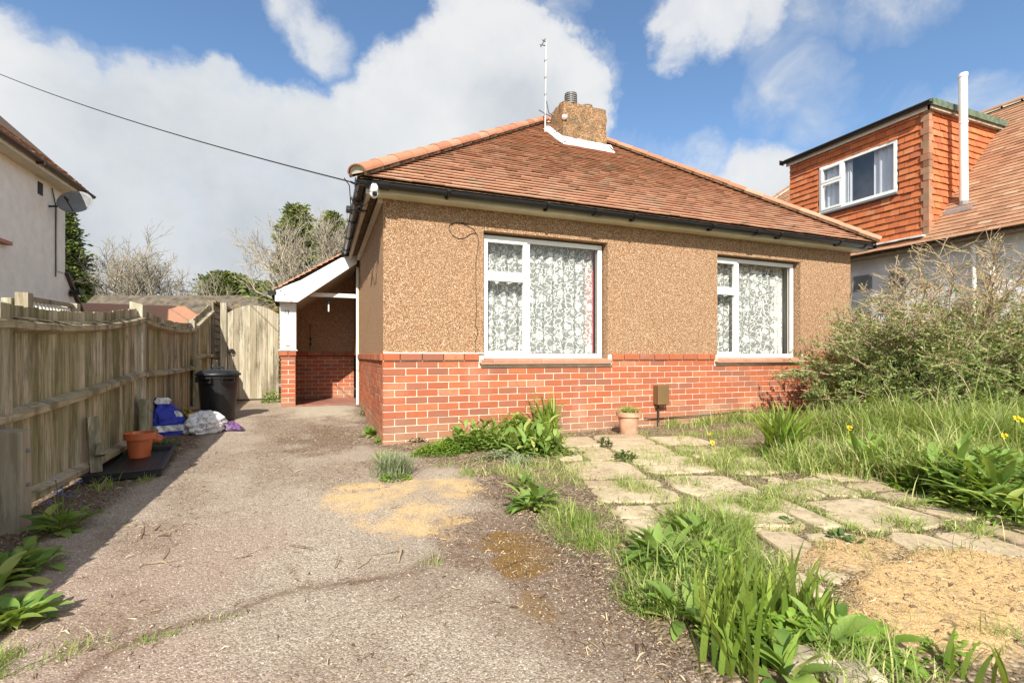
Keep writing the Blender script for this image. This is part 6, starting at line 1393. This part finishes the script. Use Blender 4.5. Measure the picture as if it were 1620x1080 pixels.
# climber on the shed roof
# ------------------------------------------------------------------ the big shrub
SB = Vector((6.75, -1.55, 0)); sh = empty('garden_shrub', SB); tag(sh, 'large sprawling twiggy evergreen shrub in front of the right end of the bungalow', 'shrub')
segs = []; LC = []; LD = []
CT = Vector((6.95, -1.5, .35)); 
def bez(a, b, c, n): return [a*(1-t)**2+b*2*t*(1-t)+c*t*t for t in [i/n for i in range(n+1)]]
for k in range(170):
    a = random.uniform(0, 6.283); ph = math.asin(random.uniform(-.12, 1)) if k > 40 else random.uniform(-.1, .35); rx, ry, rz = 1.95, 1.2, 1.95
    tgt = CT+Vector((rx*math.cos(a)*math.cos(ph), ry*math.sin(a)*math.cos(ph), rz*math.sin(ph)))*random.uniform(.7, 1.06)
    if tgt.y > -.15 and tgt.x < 7.4: tgt.y = -.15-random.random()*.3
    tgt.z = max(tgt.z, .12)
    st = SB+Vector((random.uniform(-.35, .35), random.uniform(-.3, .3), 0)); mid = (st+tgt)/2+Vector((random.gauss(0, .2), random.gauss(0, .15), .25+random.gauss(0, .12))); P = bez(st, mid, tgt, 8); r0 = random.uniform(.008, .024)
    for i in range(8): segs.append((*P[i], *P[i+1], r0*(1-i/9.5), r0*(1-(i+1)/9.5)))
    for j in range(15):
        i = random.randint(3, 8); p = P[i]; od = (tgt-CT).normalized(); d = (od*.6+Vector((random.gauss(0, .6), random.gauss(0, .6), random.gauss(.1, .5)))).normalized(); l = random.uniform(.15, .5); q = p+d*l; m_ = p.lerp(q, .5)+Vector((random.gauss(0, .03), random.gauss(0, .03), random.gauss(.02, .03)))
        if q.y > -.06 and q.x < 7.3: continue
        segs.append((*p, *m_, .004, .003)); segs.append((*m_, *q, .003, .0018))
        lowf = 1-min(1, max(0, (q.z-.5)/1.3))
        for s_ in range(6):
            b0 = p.lerp(q, random.uniform(.25, 1)); d2 = (d*.7+Vector((random.gauss(0, .6), random.gauss(0, .6), random.gauss(0.05, .4)))).normalized(); l2 = random.uniform(.06, .2); b1 = b0+d2*l2; segs.append((*b0, *b1, .0022, .0012))
            nl_ = int(lerp(1.5, 30, lowf**1.5)*random.uniform(.3, 1.3))
            for u in range(nl_): LC.append(tuple(b0.lerp(b1, random.random())+Vector((random.gauss(0, .012), random.gauss(0, .012), random.gauss(0, .009))))); LD.append(tuple(d2))
for (tx, ty, tz, r0) in ((7.55, -1.75, 1.5, .045), (7.2, -1.7, 1.9, .03), (6.1, -1.7, 1.5, .025), (5.7, -1.6, 1.1, .02)):
    P = bez(SB+Vector((.2, 0, 0)), (SB+Vector((tx, ty, tz)))/2+Vector((.1, 0, .1)), Vector((tx, ty, tz)), 8); segs += [(*P[i], *P[i+1], r0*(1-i/11), r0*(1-(i+1)/11)) for i in range(8)]
segs = [(*s_[:6], s_[6]*1.25+.0006, s_[7]*1.25+.0008) for s_ in segs]
V, F = tubes_np(segs, 3); np_mesh('branches', V, F, RNG.random(len(F)), 'twig', sh)
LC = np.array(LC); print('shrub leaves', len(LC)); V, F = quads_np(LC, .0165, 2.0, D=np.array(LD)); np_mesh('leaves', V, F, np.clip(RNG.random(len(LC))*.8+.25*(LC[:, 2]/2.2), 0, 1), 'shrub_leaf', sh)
# ================================================================== SKY
def build_world():
    nt = w.node_tree; nt.nodes.clear(); out = nt.nodes.new('ShaderNodeOutputWorld'); bg = nt.nodes.new('ShaderNodeBackground'); nt.links.new(bg.outputs[0], out.inputs[0])
    sky = new(nt, 'ShaderNodeTexSky', sky_type='NISHITA', sun_disc=False, sun_elevation=EL, sun_rotation=AZ, altitude=20, air_density=1.0, dust_density=.35, ozone_density=2.2)
    d = new(nt, 'ShaderNodeTexCoord').outputs['Generated']
    sk = new(nt, 'ShaderNodeMixRGB', {'Fac': 1.0, 'Color1': sky.outputs[0], 'Color2': (1.12, 1.24, 1.30, 1)}, blend_type='MULTIPLY').outputs[0]
    # warped direction
    wn = noise(nt, d, 5.5, 8, .62, out=1)
    wv = new(nt, 'ShaderNodeVectorMath', {0: new(nt, 'ShaderNodeVectorMath', {0: wn, 1: (.5, .5, .5)}, operation='SUBTRACT').outputs[0], 1: (.15, .15, .15)}, operation='MULTIPLY').outputs[0]
    dw_ = new(nt, 'ShaderNodeVectorMath', {0: new(nt, 'ShaderNodeVectorMath', {0: d, 1: wv}, operation='ADD').outputs[0]}, operation='NORMALIZE').outputs[0]
    # clouds: (px, py, angular radius in rad, softness, density)
    B_ = [(0, 330, .21, .05, 1), (130, 310, .20, .05, 1), (60, 420, .2, .05, 1), (260, 330, .215, .045, 1), (200, 460, .2, .05, 1), (385, 375, .235, .04, 1), (500, 320, .17, .04, 1), (540, 430, .2, .05, 1), (600, 262, .135, .035, 1), (690, 215, .15, .03, 1), (780, 165, .16, .03, 1), (860, 150, .115, .03, 1), (765, 60, .075, .035, .95), (735, 5, .035, .03, .8), (880, 40, .03, .05, .55), (335, 132, .028, .03, .8), (518, 70, .04, .035, .6), (475, 10, .03, .035, .6), (548, 105, .02, .03, .35), (930, 115, .04, .035, .6),
          (1075, 30, .035, .04, .9), (1130, 25, .055, .04, .95), (1190, 20, .045, .05, .7), (1060, 85, .022, .03, .7), (1215, 60, .03, .05, .4), (1255, 120, .045, .05, .36), (1220, 160, .03, .04, .28), (1310, 0, .03, .05, .3), (1420, 5, .04, .05, .4), (1200, 300, .05, .05, .85), (1110, 268, .035, .045, .5), (1380, 200, .04, .05, .25), (1560, 178, .04, .04, .4), (1300, 190, .03, .05, .3), (640, 500, .4, .06, .9), (900, 560, .4, .1, .5)]
    tot = None
    for (px, py, rad, soft, den) in B_:
        c = ray(px, py).normalized(); dot = new(nt, 'ShaderNodeVectorMath', {0: dw_, 1: tuple(c)}, operation='DOT_PRODUCT').outputs['Value']
        v = new(nt, 'ShaderNodeMapRange', {'Value': dot, 'From Min': math.cos(rad+soft), 'From Max': math.cos(max(.005, rad-soft*.6)), 'To Min': 0, 'To Max': den}, interpolation_type='SMOOTHSTEP').outputs[0]
        tot = v if tot is None else mth(nt, 'MAXIMUM', tot, v)
    # made-up clouds for the unseen sky behind the viewer, enlarged and brightened as fill
    fw = ray(810, 400).normalized(); dotf = new(nt, 'ShaderNodeVectorMath', {0: d, 1: tuple(fw)}, operation='DOT_PRODUCT').outputs['Value']
    gen = mth(nt, 'MULTIPLY', ramp(nt, noise(nt, d, 2.2, 7, .6), [(.40, (0,)*3), (.52, (1,)*3)]), new(nt, 'ShaderNodeMapRange', {'Value': dotf, 'From Min': .45, 'From Max': .1}).outputs[0])
    tot = mth(nt, 'MAXIMUM', tot, gen)
    behind = new(nt, 'ShaderNodeMapRange', {'Value': dotf, 'From Min': .40, 'From Max': -.2, 'To Min': 1.0, 'To Max': 1.45}).outputs[0]  # lifts the unseen clouds behind the viewer to add fill light
    fine = noise(nt, d, 9, 9, .62, .4)
    det = mth(nt, 'ADD', tot, mth(nt, 'MULTIPLY', mth(nt, 'SUBTRACT', fine, .5), mth(nt, 'MULTIPLY', mth(nt, 'MULTIPLY', tot, mth(nt, 'SUBTRACT', 1.25, tot)), 3.6)))
    cov = ramp(nt, det, [(.14, (0,)*3), (.38, (.25,)*3), (.68, (.85,)*3), (.95, (1,)*3)])
    sh_ = noise(nt, d, 4.5, 7, .58)
    core = ramp(nt, tot, [(.55, (0,)*3), (1.0, (1,)*3)])
    # grey underside: direction lower and thick centre of the left bank
    gl = None
    for (px, py, rad, soft) in ((330, 340, .15, .18), (180, 190, .05, .08), (450, 420, .15, .16), (830, 195, .05, .08), (220, 430, .12, .15)):
        c = ray(px, py).normalized(); dot = new(nt, 'ShaderNodeVectorMath', {0: dw_, 1: tuple(c)}, operation='DOT_PRODUCT').outputs['Value']
        v = new(nt, 'ShaderNodeMapRange', {'Value': dot, 'From Min': math.cos(rad+soft), 'From Max': math.cos(max(.005, rad-soft*.5))}, interpolation_type='SMOOTHSTEP').outputs[0]; gl = v if gl is None else mth(nt, 'MAXIMUM', gl, v)
    g1 = mth(nt, 'ADD', mth(nt, 'MULTIPLY', gl, .6), mth(nt, 'MULTIPLY', mth(nt, 'SUBTRACT', sh_, .45), 1.5), clamp=True)
    CB = 6.0
    cc_ = ramp(nt, g1, [(0, (CW*.97, CW*.985, CW)), (.5, (CW*.82, CW*.86, CW*.90)), (1, (CW*.60, CW*.66, CW*.72))])
    cc2 = new(nt, 'ShaderNodeVectorMath', {0: new(nt, 'ShaderNodeVectorMath', {0: cc_, 1: (CB, CB, CB)}, operation='MULTIPLY').outputs[0], 'Scale': behind}, operation='SCALE').outputs[0]
    nt.links.new(mix(nt, cov, sk, cc2), bg.inputs[0]); bg.inputs[1].default_value = SKY_STR
SKY_STR = .092; CW = 1.0
build_world()
